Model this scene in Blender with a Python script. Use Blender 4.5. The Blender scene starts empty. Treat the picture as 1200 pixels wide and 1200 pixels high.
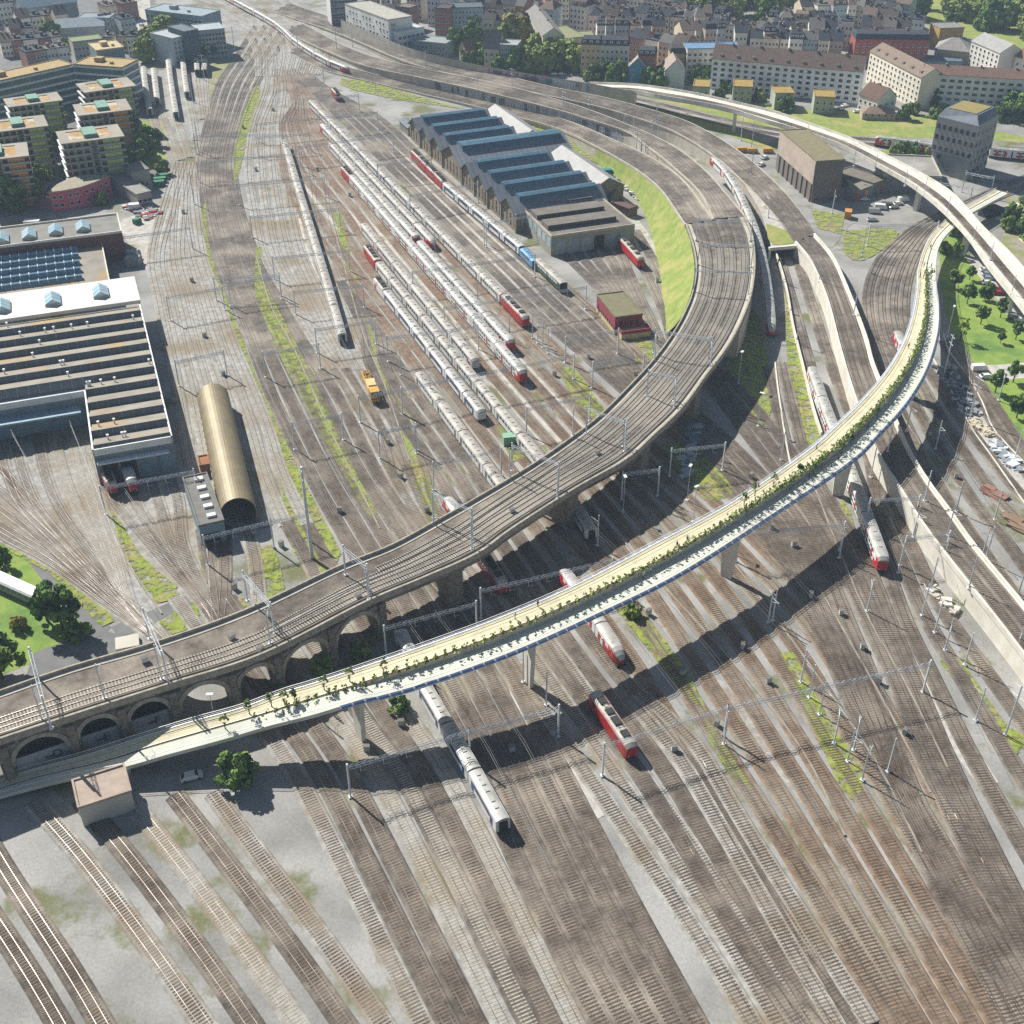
import bpy, bmesh, math, random
from mathutils import Vector, Matrix
random.seed(7)
R=math.radians
SC=bpy.context.scene; COL=SC.collection
F=1379.; H=176.; TH=R(35); CT,ST=math.cos(TH),math.sin(TH)
def G(u,v,z=0.0):
    x=(u-600)/F; y=(v-600)/F; t=(H-z)/(ST+y*CT)
    return Vector((x*t,(CT-y*ST)*t,z))
def P(X,Y,Z=0):
    h=H-Z; d=Y*CT+h*ST
    return (600+X/d*F, 600+(h*CT-Y*ST)/d*F)
# ------------------------------------------------------------ materials
def lin(c):
    if isinstance(c,str): c=tuple(int(c[i:i+2],16)/255 for i in (0,2,4))
    return tuple(((x+.055)/1.055)**2.4 if x>.04045 else x/12.92 for x in c)
MATS={}
def mat(name,c1,c2=None,scale=1.0,rough=.85,metal=0.0,bump=0.0,detail=4.0,c3=None,s3=.05,lo=.35,hi=.65,lo3=.5,hi3=.62,spec=None,grain=0,alpha=0):
    if name in MATS: return MATS[name]
    m=bpy.data.materials.new(name); m.use_nodes=True; N=m.node_tree.nodes; Lk=m.node_tree.links
    b=N['Principled BSDF']; b.inputs['Roughness'].default_value=rough; b.inputs['Metallic'].default_value=metal
    if spec is not None: b.inputs['Specular IOR Level'].default_value=spec
    c1=lin(c1)
    if c2 is None: c2=tuple(x*.8 for x in c1)
    else: c2=lin(c2)
    geo=N.new('ShaderNodeNewGeometry'); n=N.new('ShaderNodeTexNoise'); n.inputs['Scale'].default_value=scale; n.inputs['Detail'].default_value=detail
    Lk.new(geo.outputs['Position'],n.inputs['Vector'])
    r=N.new('ShaderNodeMapRange'); r.inputs[1].default_value=lo; r.inputs[2].default_value=hi
    Lk.new(n.outputs['Fac'],r.inputs[0])
    mx=N.new('ShaderNodeMix'); mx.data_type='RGBA'; mx.inputs[6].default_value=(*c1,1); mx.inputs[7].default_value=(*c2,1)
    Lk.new(r.outputs[0],mx.inputs[0]); out=mx.outputs[2]
    if c3 is not None:
        n3=N.new('ShaderNodeTexNoise'); n3.inputs['Scale'].default_value=s3; n3.inputs['Detail'].default_value=6; n3.inputs['Roughness'].default_value=.65
        Lk.new(geo.outputs['Position'],n3.inputs['Vector'])
        r3=N.new('ShaderNodeMapRange'); r3.inputs[1].default_value=lo3; r3.inputs[2].default_value=hi3; Lk.new(n3.outputs['Fac'],r3.inputs[0])
        m3=N.new('ShaderNodeMix'); m3.data_type='RGBA'; m3.inputs[7].default_value=(*lin(c3),1)
        Lk.new(out,m3.inputs[6]); Lk.new(r3.outputs[0],m3.inputs[0]); out=m3.outputs[2]
    if grain:
        ng=N.new('ShaderNodeTexNoise'); ng.inputs['Scale'].default_value=1.7; ng.inputs['Detail'].default_value=10; ng.inputs['Roughness'].default_value=.75
        Lk.new(geo.outputs['Position'],ng.inputs['Vector']); rg=N.new('ShaderNodeMapRange'); rg.inputs[1].default_value=.32; rg.inputs[2].default_value=.68; rg.inputs[3].default_value=1-grain; rg.inputs[4].default_value=1+grain
        Lk.new(ng.outputs['Fac'],rg.inputs[0]); vm=N.new('ShaderNodeVectorMath'); vm.operation='SCALE'; Lk.new(out,vm.inputs[0]); Lk.new(rg.outputs[0],vm.inputs['Scale']); out=vm.outputs[0]
    if alpha:
        na=N.new('ShaderNodeTexNoise'); na.inputs['Scale'].default_value=.4; na.inputs['Detail'].default_value=9; na.inputs['Roughness'].default_value=.72; Lk.new(geo.outputs['Position'],na.inputs['Vector'])
        ra=N.new('ShaderNodeMapRange'); ra.inputs[1].default_value=alpha; ra.inputs[2].default_value=alpha+.13; Lk.new(na.outputs['Fac'],ra.inputs[0]); Lk.new(ra.outputs[0],b.inputs['Alpha'])
    Lk.new(out,b.inputs['Base Color'])
    if bump:
        bp=N.new('ShaderNodeBump'); bp.inputs['Strength'].default_value=bump; bp.inputs['Distance'].default_value=.3
        Lk.new(n.outputs['Fac'],bp.inputs['Height']); Lk.new(bp.outputs[0],b.inputs['Normal'])
    MATS[name]=m; return m
def wavy(name,c1,c2,period,axis=0,rough=.8,duty=.5,metal=0.0,coord='Object'):
    """stripes across one object axis (corrugation, boards, sheet seams)"""
    if name in MATS: return MATS[name]
    m=mat(name,c1,None,.3,rough,metal); N=m.node_tree.nodes; Lk=m.node_tree.links
    tc=N.new('ShaderNodeTexCoord'); sp=N.new('ShaderNodeSeparateXYZ'); Lk.new(tc.outputs[coord],sp.inputs[0])
    d=N.new('ShaderNodeMath'); d.operation='DIVIDE'; d.inputs[1].default_value=period; Lk.new(sp.outputs[axis],d.inputs[0])
    f=N.new('ShaderNodeMath'); f.operation='FRACT'; Lk.new(d.outputs[0],f.inputs[0])
    g=N.new('ShaderNodeMath'); g.operation='GREATER_THAN'; g.inputs[1].default_value=duty; Lk.new(f.outputs[0],g.inputs[0])
    b=N['Principled BSDF']; src=b.inputs['Base Color'].links[0].from_socket
    mx=N.new('ShaderNodeMix'); mx.data_type='RGBA'; mx.inputs[7].default_value=(*lin(c2),1); Lk.new(src,mx.inputs[6]); Lk.new(g.outputs[0],mx.inputs[0]); Lk.new(mx.outputs[2],b.inputs['Base Color'])
    return m
def glass(name,c,rough=.12):
    return mat(name,c,None,.8,rough,0.0)
M=dict(
 ground=mat('yard_gravel','a6a39e','82807b',.06,.95,c3='6d6e48',s3=.05,lo3=.53,hi3=.63,detail=9,grain=.22),
 brown=mat('brown_ballast','70665c','524a42',.5,.95,detail=8,c3='998e80',s3=.05,lo3=.45,hi3=.65,grain=.25),
 rusty=mat('rusty_ballast','8a735e','6e5a49',.5,.95,detail=8,c3='918676',s3=.06,lo3=.45,hi3=.6,grain=.25),
 grey=mat('grey_ballast','aeaba4','8f8b84',.5,.95,detail=8,c3='8c7f6c',s3=.05,lo3=.45,hi3=.6,grain=.2),
 pale=mat('pale_gravel','c4bfb6','a8a299',.4,.95,detail=8,c3='7f8158',s3=.09,lo3=.56,hi3=.63,grain=.15),
 verge=mat('verge_grass','7d8f35','969b48',.35,.95,detail=8,c3='9a9258',s3=.09,lo3=.5,hi3=.62,grain=.3,alpha=.40),
 asphalt=mat('asphalt','7c7b79','6b6a69',.2,.9,detail=6),
 road=mat('road_asphalt','999690','86837d',.12,.9,detail=6),
 sleeper=mat('wood_sleeper','64523f','43362b',1.5,.9,c3='8d8070',s3=.07,lo3=.45,hi3=.62),
 csleeper=mat('concrete_sleeper','b8b2a4','9d978a',1.5,.9),
 rail=mat('rail_steel','b4aca4','857a70',.3,.33,.8),
 grass=mat('grass_green','768c3c','95994c',.35,.95,detail=8,c3='a39a5c',s3=.09,lo3=.5,hi3=.62),
 lawn=mat('lawn_green','74903a','8a9c46',.25,.95,detail=8,c3='60803a',s3=.06,grain=.2),
 weeds=mat('weeds','7f8a45','8d8a5c',.6,.95,detail=8,c3='9a9080',s3=.15,lo3=.45,hi3=.55),
 conc=mat('concrete','c4bcac','aea697',.3,.85),
 wconc=mat('white_concrete','e2ddd0','cfc9bb',.25,.8,c3='a9a295',s3=.12,lo3=.6,hi3=.75),
 dconc=mat('dark_concrete','7f7a72','6a655e',.3,.85),
 bconc=mat('brown_concrete','a69484','8f7e70',.25,.9,detail=6),
 stone=mat('viaduct_stone','948b7c','6f685d',1.1,.95,detail=6,bump=.15),
 cstone=mat('cut_stone','b3ab9b','958d7e',.9,.9),
 steel=mat('galvanised_steel','dfe3e6','c6ccd0',.8,.5,.0),
 dsteel=mat('dark_steel','53585c','44484c',.8,.5,.3),
 white=mat('white_paint','e9e9e6','d8d8d4',.4,.5),
 silver=mat('silver_roof','c2c0ba','a3a098',.35,.5,.1,grain=.12,c3='8f8a80',s3=.25,lo3=.55,hi3=.7),
 groof=mat('grey_train_roof','bdb7ab','98918a',.35,.6,.0,grain=.12,c3='7f7a72',s3=.22,lo3=.55,hi3=.7),
 red=mat('red_paint','c22a2c','a82426',.6,.45),
 blue=mat('blue_paint','2c4a86','243f74',.6,.45),
 lblue=mat('pale_blue_paint','6fa0c4','5c8cb0',.6,.5),
 green=mat('green_paint','3f5a45','33493a',.6,.5),
 yellow=mat('yellow_paint','d8a53a','b98a2c',.7,.6),
 black=mat('black_rubber_and_shade','2a2a2c','202022',.8,.8),  # rubber parts, and the black put in for shade inside openings
 dark=mat('dark_underframe','3c3835','2c2927',.8,.85),
 window=glass('window_glass','2c3540',.1),
 win2=glass('grey_window','4a5560',.2),  # greyer pane tone for the dark glass tower
 path=mat('cream_path','dcd2b0','d0c6a4',.15,.85,c3='c4baa0',s3=.3,grain=.05),
 path2=mat('pale_path','d6d6c6','c9cabb',.15,.85,grain=.05),
 solar=wavy('solar_panel','3a5a9a','c6d2e6',1.6,0,.3,.86),
 hedge=mat('hedge_leaf','6c7d38','86904a',1.2,.9,bump=.4),
 leaf1=mat('leaf_green','607f32','4a6828',.6,.9,c3='7a9440',s3=.4),
 leaf2=mat('leaf_olive','8c9a46','6c7e36',.5,.9,c3='93984c',s3=.3),
 leaf3=mat('leaf_dark','2f4a24','3e5a2a',.6,.9),
 leaf4=mat('leaf_yellow','a8923a','8c7a30',.5,.9),
 bark=mat('bark','5b4a3a','46392d',2,.95),
)
# ------------------------------------------------------------ mesh builder
class MB:
    def __init__(s): s.v=[]; s.f=[]; s.m=[]; s.uv=None
    def add(s,vs,fs,mi=0):
        o=len(s.v); s.v+= [tuple(v) for v in vs]; s.f+=[tuple(i+o for i in f) for f in fs]; s.m+=[mi]*len(fs)
    def box(s,x0,y0,z0,x1,y1,z1,mi=0):
        vs=[(x0,y0,z0),(x1,y0,z0),(x1,y1,z0),(x0,y1,z0),(x0,y0,z1),(x1,y0,z1),(x1,y1,z1),(x0,y1,z1)]
        s.add(vs,[(0,3,2,1),(4,5,6,7),(0,1,5,4),(1,2,6,5),(2,3,7,6),(3,0,4,7)],mi); return s
    def prism(s,poly,z0,z1,mi=0,top=None):
        n=len(poly); a=sum(poly[i][0]*poly[(i+1)%n][1]-poly[(i+1)%n][0]*poly[i][1] for i in range(n))
        if a<0: poly=poly[::-1]
        vs=[(p[0],p[1],z0) for p in poly]+[(p[0],p[1],z1) for p in poly]
        s.add(vs,[tuple(range(n))[::-1]]+[(i,(i+1)%n,n+(i+1)%n,n+i) for i in range(n)],mi)
        s.add([(p[0],p[1],z1) for p in poly],[tuple(range(n))],mi if top is None else top); return s
    def tube(s,a,b,r,r2=None,n=6,mi=0):
        a=Vector(a);b=Vector(b); r2=r if r2 is None else r2; d=(b-a)
        if d.length<1e-6: return s
        d.normalize(); x=d.orthogonal().normalized(); y=d.cross(x)
        vs=[]
        for c,q in((a,r),(b,r2)):
            for i in range(n):
                t=2*math.pi*(i+.5)/n; vs.append(c+x*q*math.cos(t)+y*q*math.sin(t))
        s.add(vs,[(i,(i+1)%n,n+(i+1)%n,n+i) for i in range(n)]+[tuple(range(n))[::-1],tuple(range(n,2*n))],mi); return s
    def extrude_x(s,prof,x0,x1,mi=0,caps=True,mis=None):
        """prof: list of (y,z) counter-clockwise seen from +x"""
        n=len(prof); vs=[(x0,p[0],p[1]) for p in prof]+[(x1,p[0],p[1]) for p in prof]
        for i in range(n):
            s.add([vs[i],vs[(i+1)%n],vs[n+(i+1)%n],vs[n+i]],[(0,3,2,1)],mis[i] if mis else mi)
        if caps: s.add(vs,[tuple(range(n))[::-1],tuple(range(n,2*n))],mi)
        return s
    def mesh(s,name,mats):
        me=bpy.data.meshes.new(name); me.from_pydata(s.v,[],s.f)
        for m in mats: me.materials.append(m)
        if len(mats)>1: me.polygons.foreach_set('material_index',s.m)
        me.update(); return me
    def build(s,name,mats,parent=None,loc=None,rz=0,smooth=False):
        if not isinstance(mats,(list,tuple)): mats=[mats]
        me=s.mesh(name,mats)
        if smooth: me.polygons.foreach_set('use_smooth',[True]*len(me.polygons))
        return link(name,me,parent,loc,rz)
def link(name,data,parent=None,loc=None,rz=0):
    o=bpy.data.objects.new(name,data); COL.objects.link(o)
    if parent is not None: o.parent=parent
    if loc is not None: o.location=loc
    o.rotation_euler=(0,0,rz); return o
def empty(name,loc=(0,0,0),rz=0): return link(name,None,None,loc,rz)
def tag(o,label,cat,group=None):
    o['label']=label; o['category']=cat
    if group: o['group']=group
    return o
def struct(o,kind='structure'): o['kind']=kind; return o
AUTO=[]   # (object, base label, px) -> labels made unique at the end by their nearest landmark
def auto(o,base,cat,group=None,pos=None):
    o['category']=cat
    if group: o['group']=group
    AUTO.append((o,base,pos)); return o
# ------------------------------------------------------------ curves
def crom(pts,step=3.0):
    """Catmull-Rom through Vectors; list of points about step apart"""
    p=[pts[0]*2-pts[1]]+list(pts)+[pts[-1]*2-pts[-2]]; out=[]
    for i in range(1,len(p)-2):
        n=max(1,int((p[i+1]-p[i]).length/step))
        for k in range(n):
            t=k/n; t2=t*t;t3=t2*t
            out.append(.5*((2*p[i])+(-p[i-1]+p[i+1])*t+(2*p[i-1]-5*p[i]+4*p[i+1]-p[i+2])*t2+(-p[i-1]+3*p[i]-3*p[i+1]+p[i+2])*t3))
    out.append(pts[-1].copy()); return out
def arclen(pts):
    s=[0]
    for a,b in zip(pts,pts[1:]): s.append(s[-1]+(b-a).length)
    return s
def resample(pts,step):
    s=arclen(pts); L=s[-1]; n=max(1,int(round(L/step))); out=[];j=0
    for i in range(n+1):
        d=L*i/n
        while j<len(s)-2 and s[j+1]<d: j+=1
        q=(d-s[j])/max(1e-9,s[j+1]-s[j]); out.append(pts[j].lerp(pts[j+1],min(1,q)))
    return out
def normals(pts):
    out=[]
    for i in range(len(pts)):
        a=pts[max(0,i-1)];b=pts[min(len(pts)-1,i+1)]; d=(b-a); d.z=0; d.normalize(); out.append(Vector((-d.y,d.x,0)))
    return out
TRK=[0]
def track(pts,bed='brown',slp='sleeper',near=330,bedw=2.0,rail='rail'):
    """one railway track along world points: ballast bed, rails, and real sleepers where the camera can resolve them"""
    k=TRK[0]; TRK[0]+=1; dz=.20+.0009*k
    pts=resample(pts,3.0); nr=normals(pts); mb=MB()
    prof=[(-bedw,-dz+.02),(-bedw+.35,0),(bedw-.35,0),(bedw,-dz+.02)]
    vs=[];fs=[]
    for p,n in zip(pts,nr):
        for o,z in prof: vs.append(p+n*o+Vector((0,0,dz+z)))
    for i in range(len(pts)-1):
        for j in range(3): a=i*4+j; fs.append((a,a+1,a+5,a+4))
    mb.add(vs,fs,0)
    for sd in(-.75,.75):
        vs=[];fs=[]
        for p,n in zip(pts,nr):
            for o,z in((-.045,.02),(-.045,.17),(.045,.17),(.045,.02)): vs.append(p+n*(sd+o)+Vector((0,0,dz+z)))
        for i in range(len(pts)-1):
            for j in range(3): a=i*4+j; fs.append((a,a+1,a+5,a+4))
        mb.add(vs,fs,1)
    if near:
        sp=resample(pts,.68); sn=normals(sp)
        for p,n in zip(sp,sn):
            if p.y>near or p.y<100 or abs(p.x)>180: continue
            t=Vector((n.y,-n.x,0)); n2=n*1.28; t2=t*.13; z0=Vector((0,0,dz-.03)); z1=Vector((0,0,dz+.035))
            b=[p-n2-t2,p+n2-t2,p+n2+t2,p-n2+t2]
            mb.add([q+z0 for q in b]+[q+z1 for q in b],[(4,5,6,7),(0,1,5,4),(2,3,7,6),(1,2,6,5),(3,0,4,7)],2)
    o=mb.build('railway_track',[M[bed],M[rail],M[slp]]); 
    # outward normals are not guaranteed by the direction of travel; both sides shade alike
    return struct(o)
def bundle(rows,n,z=None,**kw):
    """rows: (uL,vL,uR,vR[,z[,slots]])"""
    out=[]; gs=[]
    for i in range(n):
        f=i/(n-1) if n>1 else .5; gs.append([((round(f*(r[5]-1)+1e-6)/(r[5]-1)) if r[5]>1 else .5) if len(r)>5 else f for r in rows])
    for i in range(n):
        f=i/(n-1) if n>1 else .5; pts=[]
        dup=[any(abs(gs[q][k]-gs[i][k])<1e-6 for q in range(i)) for k in range(len(rows))]; lo=0; hi=len(rows)
        if all(dup): continue
        while lo<hi-1 and dup[lo] and dup[lo+1]: lo+=1
        while hi-1>lo and dup[hi-1] and dup[hi-2]: hi-=1
        for r in rows[lo:hi]:
            zz=r[4] if len(r)>4 and r[4] is not None else 0.0
            g=f
            if len(r)>5: k=r[5]; g=(round(f*(k-1)+1e-6)/(k-1)) if k>1 else .5
            pts.append(G(r[0],r[1],zz).lerp(G(r[2],r[3],zz),g))
        c=crom(pts,6); out.append(track(c,**kw))
    return out
def line(pts,**kw):
    return track(crom([G(*p) for p in pts],4),**kw)
ZL=[0]
def patch(name,pts,m,z=0.0,kind='structure',smooth=True):
    ZL[0]+=1
    zz=z+.006+.0013*ZL[0]+(.2 if name=='grass_verge' and z==0 else 0)
    w=[G(p[0],p[1],p[2] if len(p)>2 else z) for p in pts]
    if smooth and len(w)>4:
        w=w+[w[0]]; c=crom(w,4)[:-1]; w=c
    bm=bmesh.new(); vs=[bm.verts.new((p.x,p.y,p.z+(zz-z))) for p in w]
    f=bm.faces.new(vs); 
    if f.normal.z<0 or True:
        bm.normal_update()
        if f.normal.z<0: f.normal_flip()
    bmesh.ops.triangulate(bm,faces=bm.faces[:]); me=bpy.data.meshes.new(name); bm.to_mesh(me); bm.free(); me.materials.append(M[m])
    return struct(link(name,me),kind)
def deckrows(rows,step=3.0,close=False):
    """(uN,vN,uF,vF,z) -> two equally sampled world curves"""
    a=[G(r[0],r[1],r[4]) for r in rows]; b=[G(r[2],r[3],r[4]) for r in rows]
    P1=[];P2=[]
    pa=[a[0]*2-a[1]]+a+[a[-1]*2-a[-2]]; pb=[b[0]*2-b[1]]+b+[b[-1]*2-b[-2]]
    for i in range(1,len(pa)-2):
        n=max(1,int(max((pa[i+1]-pa[i]).length,(pb[i+1]-pb[i]).length)/step))
        for k in range(n):
            t=k/n;t2=t*t;t3=t2*t
            for p,o in((pa,P1),(pb,P2)):
                o.append(.5*((2*p[i])+(-p[i-1]+p[i+1])*t+(2*p[i-1]-5*p[i]+4*p[i+1]-p[i+2])*t2+(-p[i-1]+3*p[i]-3*p[i+1]+p[i+2])*t3))
    P1.append(a[-1]);P2.append(b[-1]); return P1,P2
def ribbon(mb,A,B,za=0,zb=0,mi=0):
    """surface between curves A and B"""
    o=len(mb.v); vs=[]
    for p,q in zip(A,B): vs+= [(p.x,p.y,p.z+za),(q.x,q.y,q.z+zb)]
    fs=[(2*i,2*i+1,2*i+3,2*i+2) for i in range(len(A)-1)]
    mb.add(vs,fs,mi)
def wallstrip(mb,A,z0f,z1f,mi=0):
    vs=[]
    for p in A: vs+= [(p.x,p.y,z0f(p)),(p.x,p.y,z1f(p))]
    mb.add(vs,[(2*i,2*i+1,2*i+3,2*i+2) for i in range(len(A)-1)],mi)
def mixc(A,B,f): return [a.lerp(b,f) for a,b in zip(A,B)]
def tubebox(mb,A,w,z0,z1,mi=0):
    """rectangular strip of width w centred on curve A between heights z0..z1 above it"""
    nr=normals(A); L=[p+n*w/2 for p,n in zip(A,nr)]; Q=[p-n*w/2 for p,n in zip(A,nr)]
    ribbon(mb,L,Q,z1,z1,mi); wallstrip(mb,L,lambda p:p.z+z0,lambda p:p.z+z1,mi); wallstrip(mb,Q,lambda p:p.z+z0,lambda p:p.z+z1,mi)
    ribbon(mb,L,Q,z0,z0,mi)
    for e in(0,-1):
        a,b=L[e],Q[e]; mb.add([(a.x,a.y,a.z+z0),(b.x,b.y,b.z+z0),(b.x,b.y,b.z+z1),(a.x,a.y,a.z+z1)],[(0,1,2,3)],mi)
# ------------------------------------------------------------ ground
g=MB(); g.add([(-1500,40,0),(1500,40,0),(1500,3000,0),(-1500,3000,0)],[(0,1,2,3)]); struct(g.build('ground',M['ground']))
patch('city_pavement',[(430,92),(560,94),(700,104),(800,128),(960,150),(1100,150),(1300,165),(1300,-30),(1000,-60),(500,-60),(380,-40),(395,40)],'road',smooth=False)
patch('district_pavement',[(-80,262),(140,240),(215,190),(190,150),(160,80),(165,40),(190,-20),(150,-60),(-150,-60)],'asphalt',smooth=False)
patch('depot_apron',[(-60,560),(110,530),(230,520),(250,700),(200,752),(120,720),(0,610),(-60,600)],'grey',smooth=False)
patch('service_road',[(192,240),(214,240),(216,300),(236,400),(262,450),(236,452),(205,400),(178,300)],'pale',smooth=False)
# ------------------------------------------------------------ tracks at ground level
bundle([(300,30,345,30),(275,70,318,70),(256,100,300,100),(242,150,281,150),(234,190,273,187),(233,227,277,227),(239,270,288,270),(250,300,303,300),(287,383,345,383),(320,467,398,467),(358,545,436,545),(388,600,474,600),(423,660,508,650),(450,705,535,690),(497,790,582,760),(552,890,642,872),(640,1080,735,1050),(760,1300,850,1260)],5)
bundle([(312,60,335,62,0,3),(312,100,345,100,0,4),(296,150,362,150),(292,200,378,200),(299,250,386,250),(310,300,400,300),(338,350,418,350),(367,398,434,398),(402,450,458,450,0,5),(430,500,478,500,0,4),(462,560,500,556,0,3),(486,600,512,596,0,3),(545,690,580,680,0,3),(600,780,650,760,0,3),(690,910,740,890,0,3),(820,1100,870,1080,0,3),(930,1280,980,1260,0,3)],7,bed='grey')
bundle([(322,85,350,80,0,5),(345,118,365,112,0,6),(331,150,395,150,0,8),(353,200,445.5,200),(390,250,495,250),(421,300,544.6,300),(468,360,605,362),(500,400,643,400),(560,477,715,470),(615,540,782,540),(680,620,850,600),(735,700,930,680),(785,780,990,750),(850,880,1050,850),(920,990,1110,950),(1080,1260,1260,1200)],8,bed='rusty')
bundle([(330,170,345,170,0,2),(335,210,345,207,0,2),(357,255,372,252),(390,300,405,300),(465,400,483,400),(568,540,590,540),(630,622,653,620),(661,665,690,655),(733,762,765,750),(790,850,822,836),(860,960,890,945),(1020,1240,1060,1200)],2,bed='rusty')
bundle([(335,85,352,78,0,3),(372,112,384,104,0,4),(402,142,447,140),(461,200,510,200),(561,300,622.8,300),(635,373,703,373),(700,430,752,425),(755,480,800,470),(830,550,872,535),(905,640,945,620),(960,740,990,720),(1010,850,1035,830),(1060,960,1080,950),(1200,1230,1230,1200)],5)
bundle([(208,190,226,190,0,3),(192,240,230,240,0,4),(178,300,238,300),(186,350,256,350),(196,400,273,400),(207,450,294,450),(216,500,314,500),(226,560,332,556),(238,620,360,615)],6,bed='grey',slp='csleeper')
line([(360,615),(385,660),(410,700),(430,740)]); line([(336,612),(360,655),(385,705)])
line([(283,560),(288,612),(298,650),(303,690),(306,720)],bed='grey'); line([(238,620),(250,690),(253,725),(258,750)]); line([(262,617),(263,680),(258,735)])
for x0,y0,mx,my in((-2,520,30,600),(17,515,48,600),(42,508,70,598),(62,504,88,592),(84,500,100,572),(100,500,112,570)):
    line([(x0,y0),(x0+(mx-x0)*.35,(y0+my)/2),(mx,my),((mx+150)/2+4,(my+722)/2),(155,716),(190,754),(205,775)],bed='grey',slp='csleeper' if x0>60 else 'sleeper')
for y0 in(548,575,597,615,628):
    line([(-40,y0-30),(0,y0),(60,y0+(700-y0)*.45),(120,y0+(725-y0)*.78),(178,744),(196,764)],bed='grey')
for x0 in(127,151,178,201):
    line([(x0,562),(x0+8,590),(x0+(215-x0)*.5+6,640),(x0+(240-x0)*.8+4,690),(250,722),(256,745)],bed='grey')
for x0,y0 in((656,292),(672,290),(689,289),(706,287),(722,284)):
    line([(x0-14,y0-22),(x0,y0),(x0+(770-x0)*.42,y0+48),(x0+(780-x0)*.75,y0+98),(779,410+(x0-690)*.08),(800,440)],near=0)
line([(728,265),(740,290),(760,325),(780,370),(790,408)],near=0); line([(745,270),(768,310),(784,350),(794,392)],near=0)
line([(484,177),(560,245),(660,333),(720,387),(760,425)],near=0,bed='rusty')
bundle([(398,330,400,330,0,1),(425,385,440,383,0,2),(437,437,472,437),(502,540,546,540),(545,610,590,605),(640,760,690,745),(745,900,795,880),(800,990,850,965),(900,1150,945,1125),(1000,1280,1050,1250)],3)
# sidings north-west
for p in([(168,72),(171,95),(176,128),(190,165),(210,200)],[(180,74),(182,96),(185,118),(196,150),(212,188)],[(195,66),(198,90),(205,132),(214,160),(222,185)],[(213,64),(215,85),(220,110),(226,140),(230,165)],[(231,66),(231,85),(234,110),(238,140)],[(241,66),(240,85),(241,110),(243,135)]):
    line(p,near=0,bed='grey')
bundle([(150,-70,330,-75),(205,-15,335,-18),(250,10,348,6),(285,36,368,30),(300,60,385,56),(303,90,372,88)],9,near=0,bed='grey')
# tracks under and beyond the viaduct
bundle([(790,420,815,415),(827,447,850,440),(865,495,893,487),(903,545,930,533),(945,600,975,590),(985,665,1012,652),(1020,735,1040,722),(1058,820,1078,810),(1095,917,1118,905),(1180,1080,1200,1070),(1280,1260,1300,1250)],3)
bundle([(900,430,916,425),(911,480,928,474),(928,545,945,538),(955,600,974,592),(985,650,1008,640)],2)
bundle([(903,255,923,255,0,2),(910,290,930,288,0,2),(922,330,942,328,0,2),(936,380,957,376,0,2),(949,428,972,422,0,2),(966,490,996,482,0,2),(988,545,1020,538,0,2),(1012,600,1047,592),(1038,662,1072,648),(1060,725,1102,710),(1088,783,1140,765),(1117,843,1180,820),(1150,907,1222,880),(1240,1060,1330,1040)],3)
bundle([(1240,192,1250,200,0,2),(1200,208,1210,216,0,2),(1160,225,1168,233,0,2),(1120,243,1130,251),(1078,263,1098,266),(1050,285,1080,289),(1028,310,1067,316),(1017,345,1060,351),(1021,385,1063,388),(1036,430,1082,425),(1056,485,1112,470),(1083,540,1152,525),(1112,590,1192,575),(1152,645,1242,625),(1202,715,1302,700),(1310,830,1410,820)],4)
bundle([(1105,400,1118,398),(1130,440,1140,436),(1160,490,1172,485),(1196,545,1210,540),(1260,630,1280,622)],2)
bundle([(640,102,642,98),(700,112,702,108),(760,125,764,120),(830,142,834,137),(900,156,903,151),(960,165,962,160),(1030,170,1031,164),(1100,176,1101,170),(1200,182,1201,175),(1300,188,1301,181)],2,near=0)
# left-bottom tracks behind and before the arches
for i,x in enumerate((300,330,362,395,425,452,478)):
    line([(x-95,700),(x-50,765),(x,840),(x+45,905),(x+100,1010),(x+195,1200),(x+245,1290)],bed='brown' if i%3 else 'grey',slp='csleeper' if i in(3,4,6) else 'sleeper')
# bottom-of-frame continuation to the right of the bundles
bundle([(735,820,748,812),(790,880,812,870),(850,980,872,968),(990,1220,1020,1200)],2,bed='grey')
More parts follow.
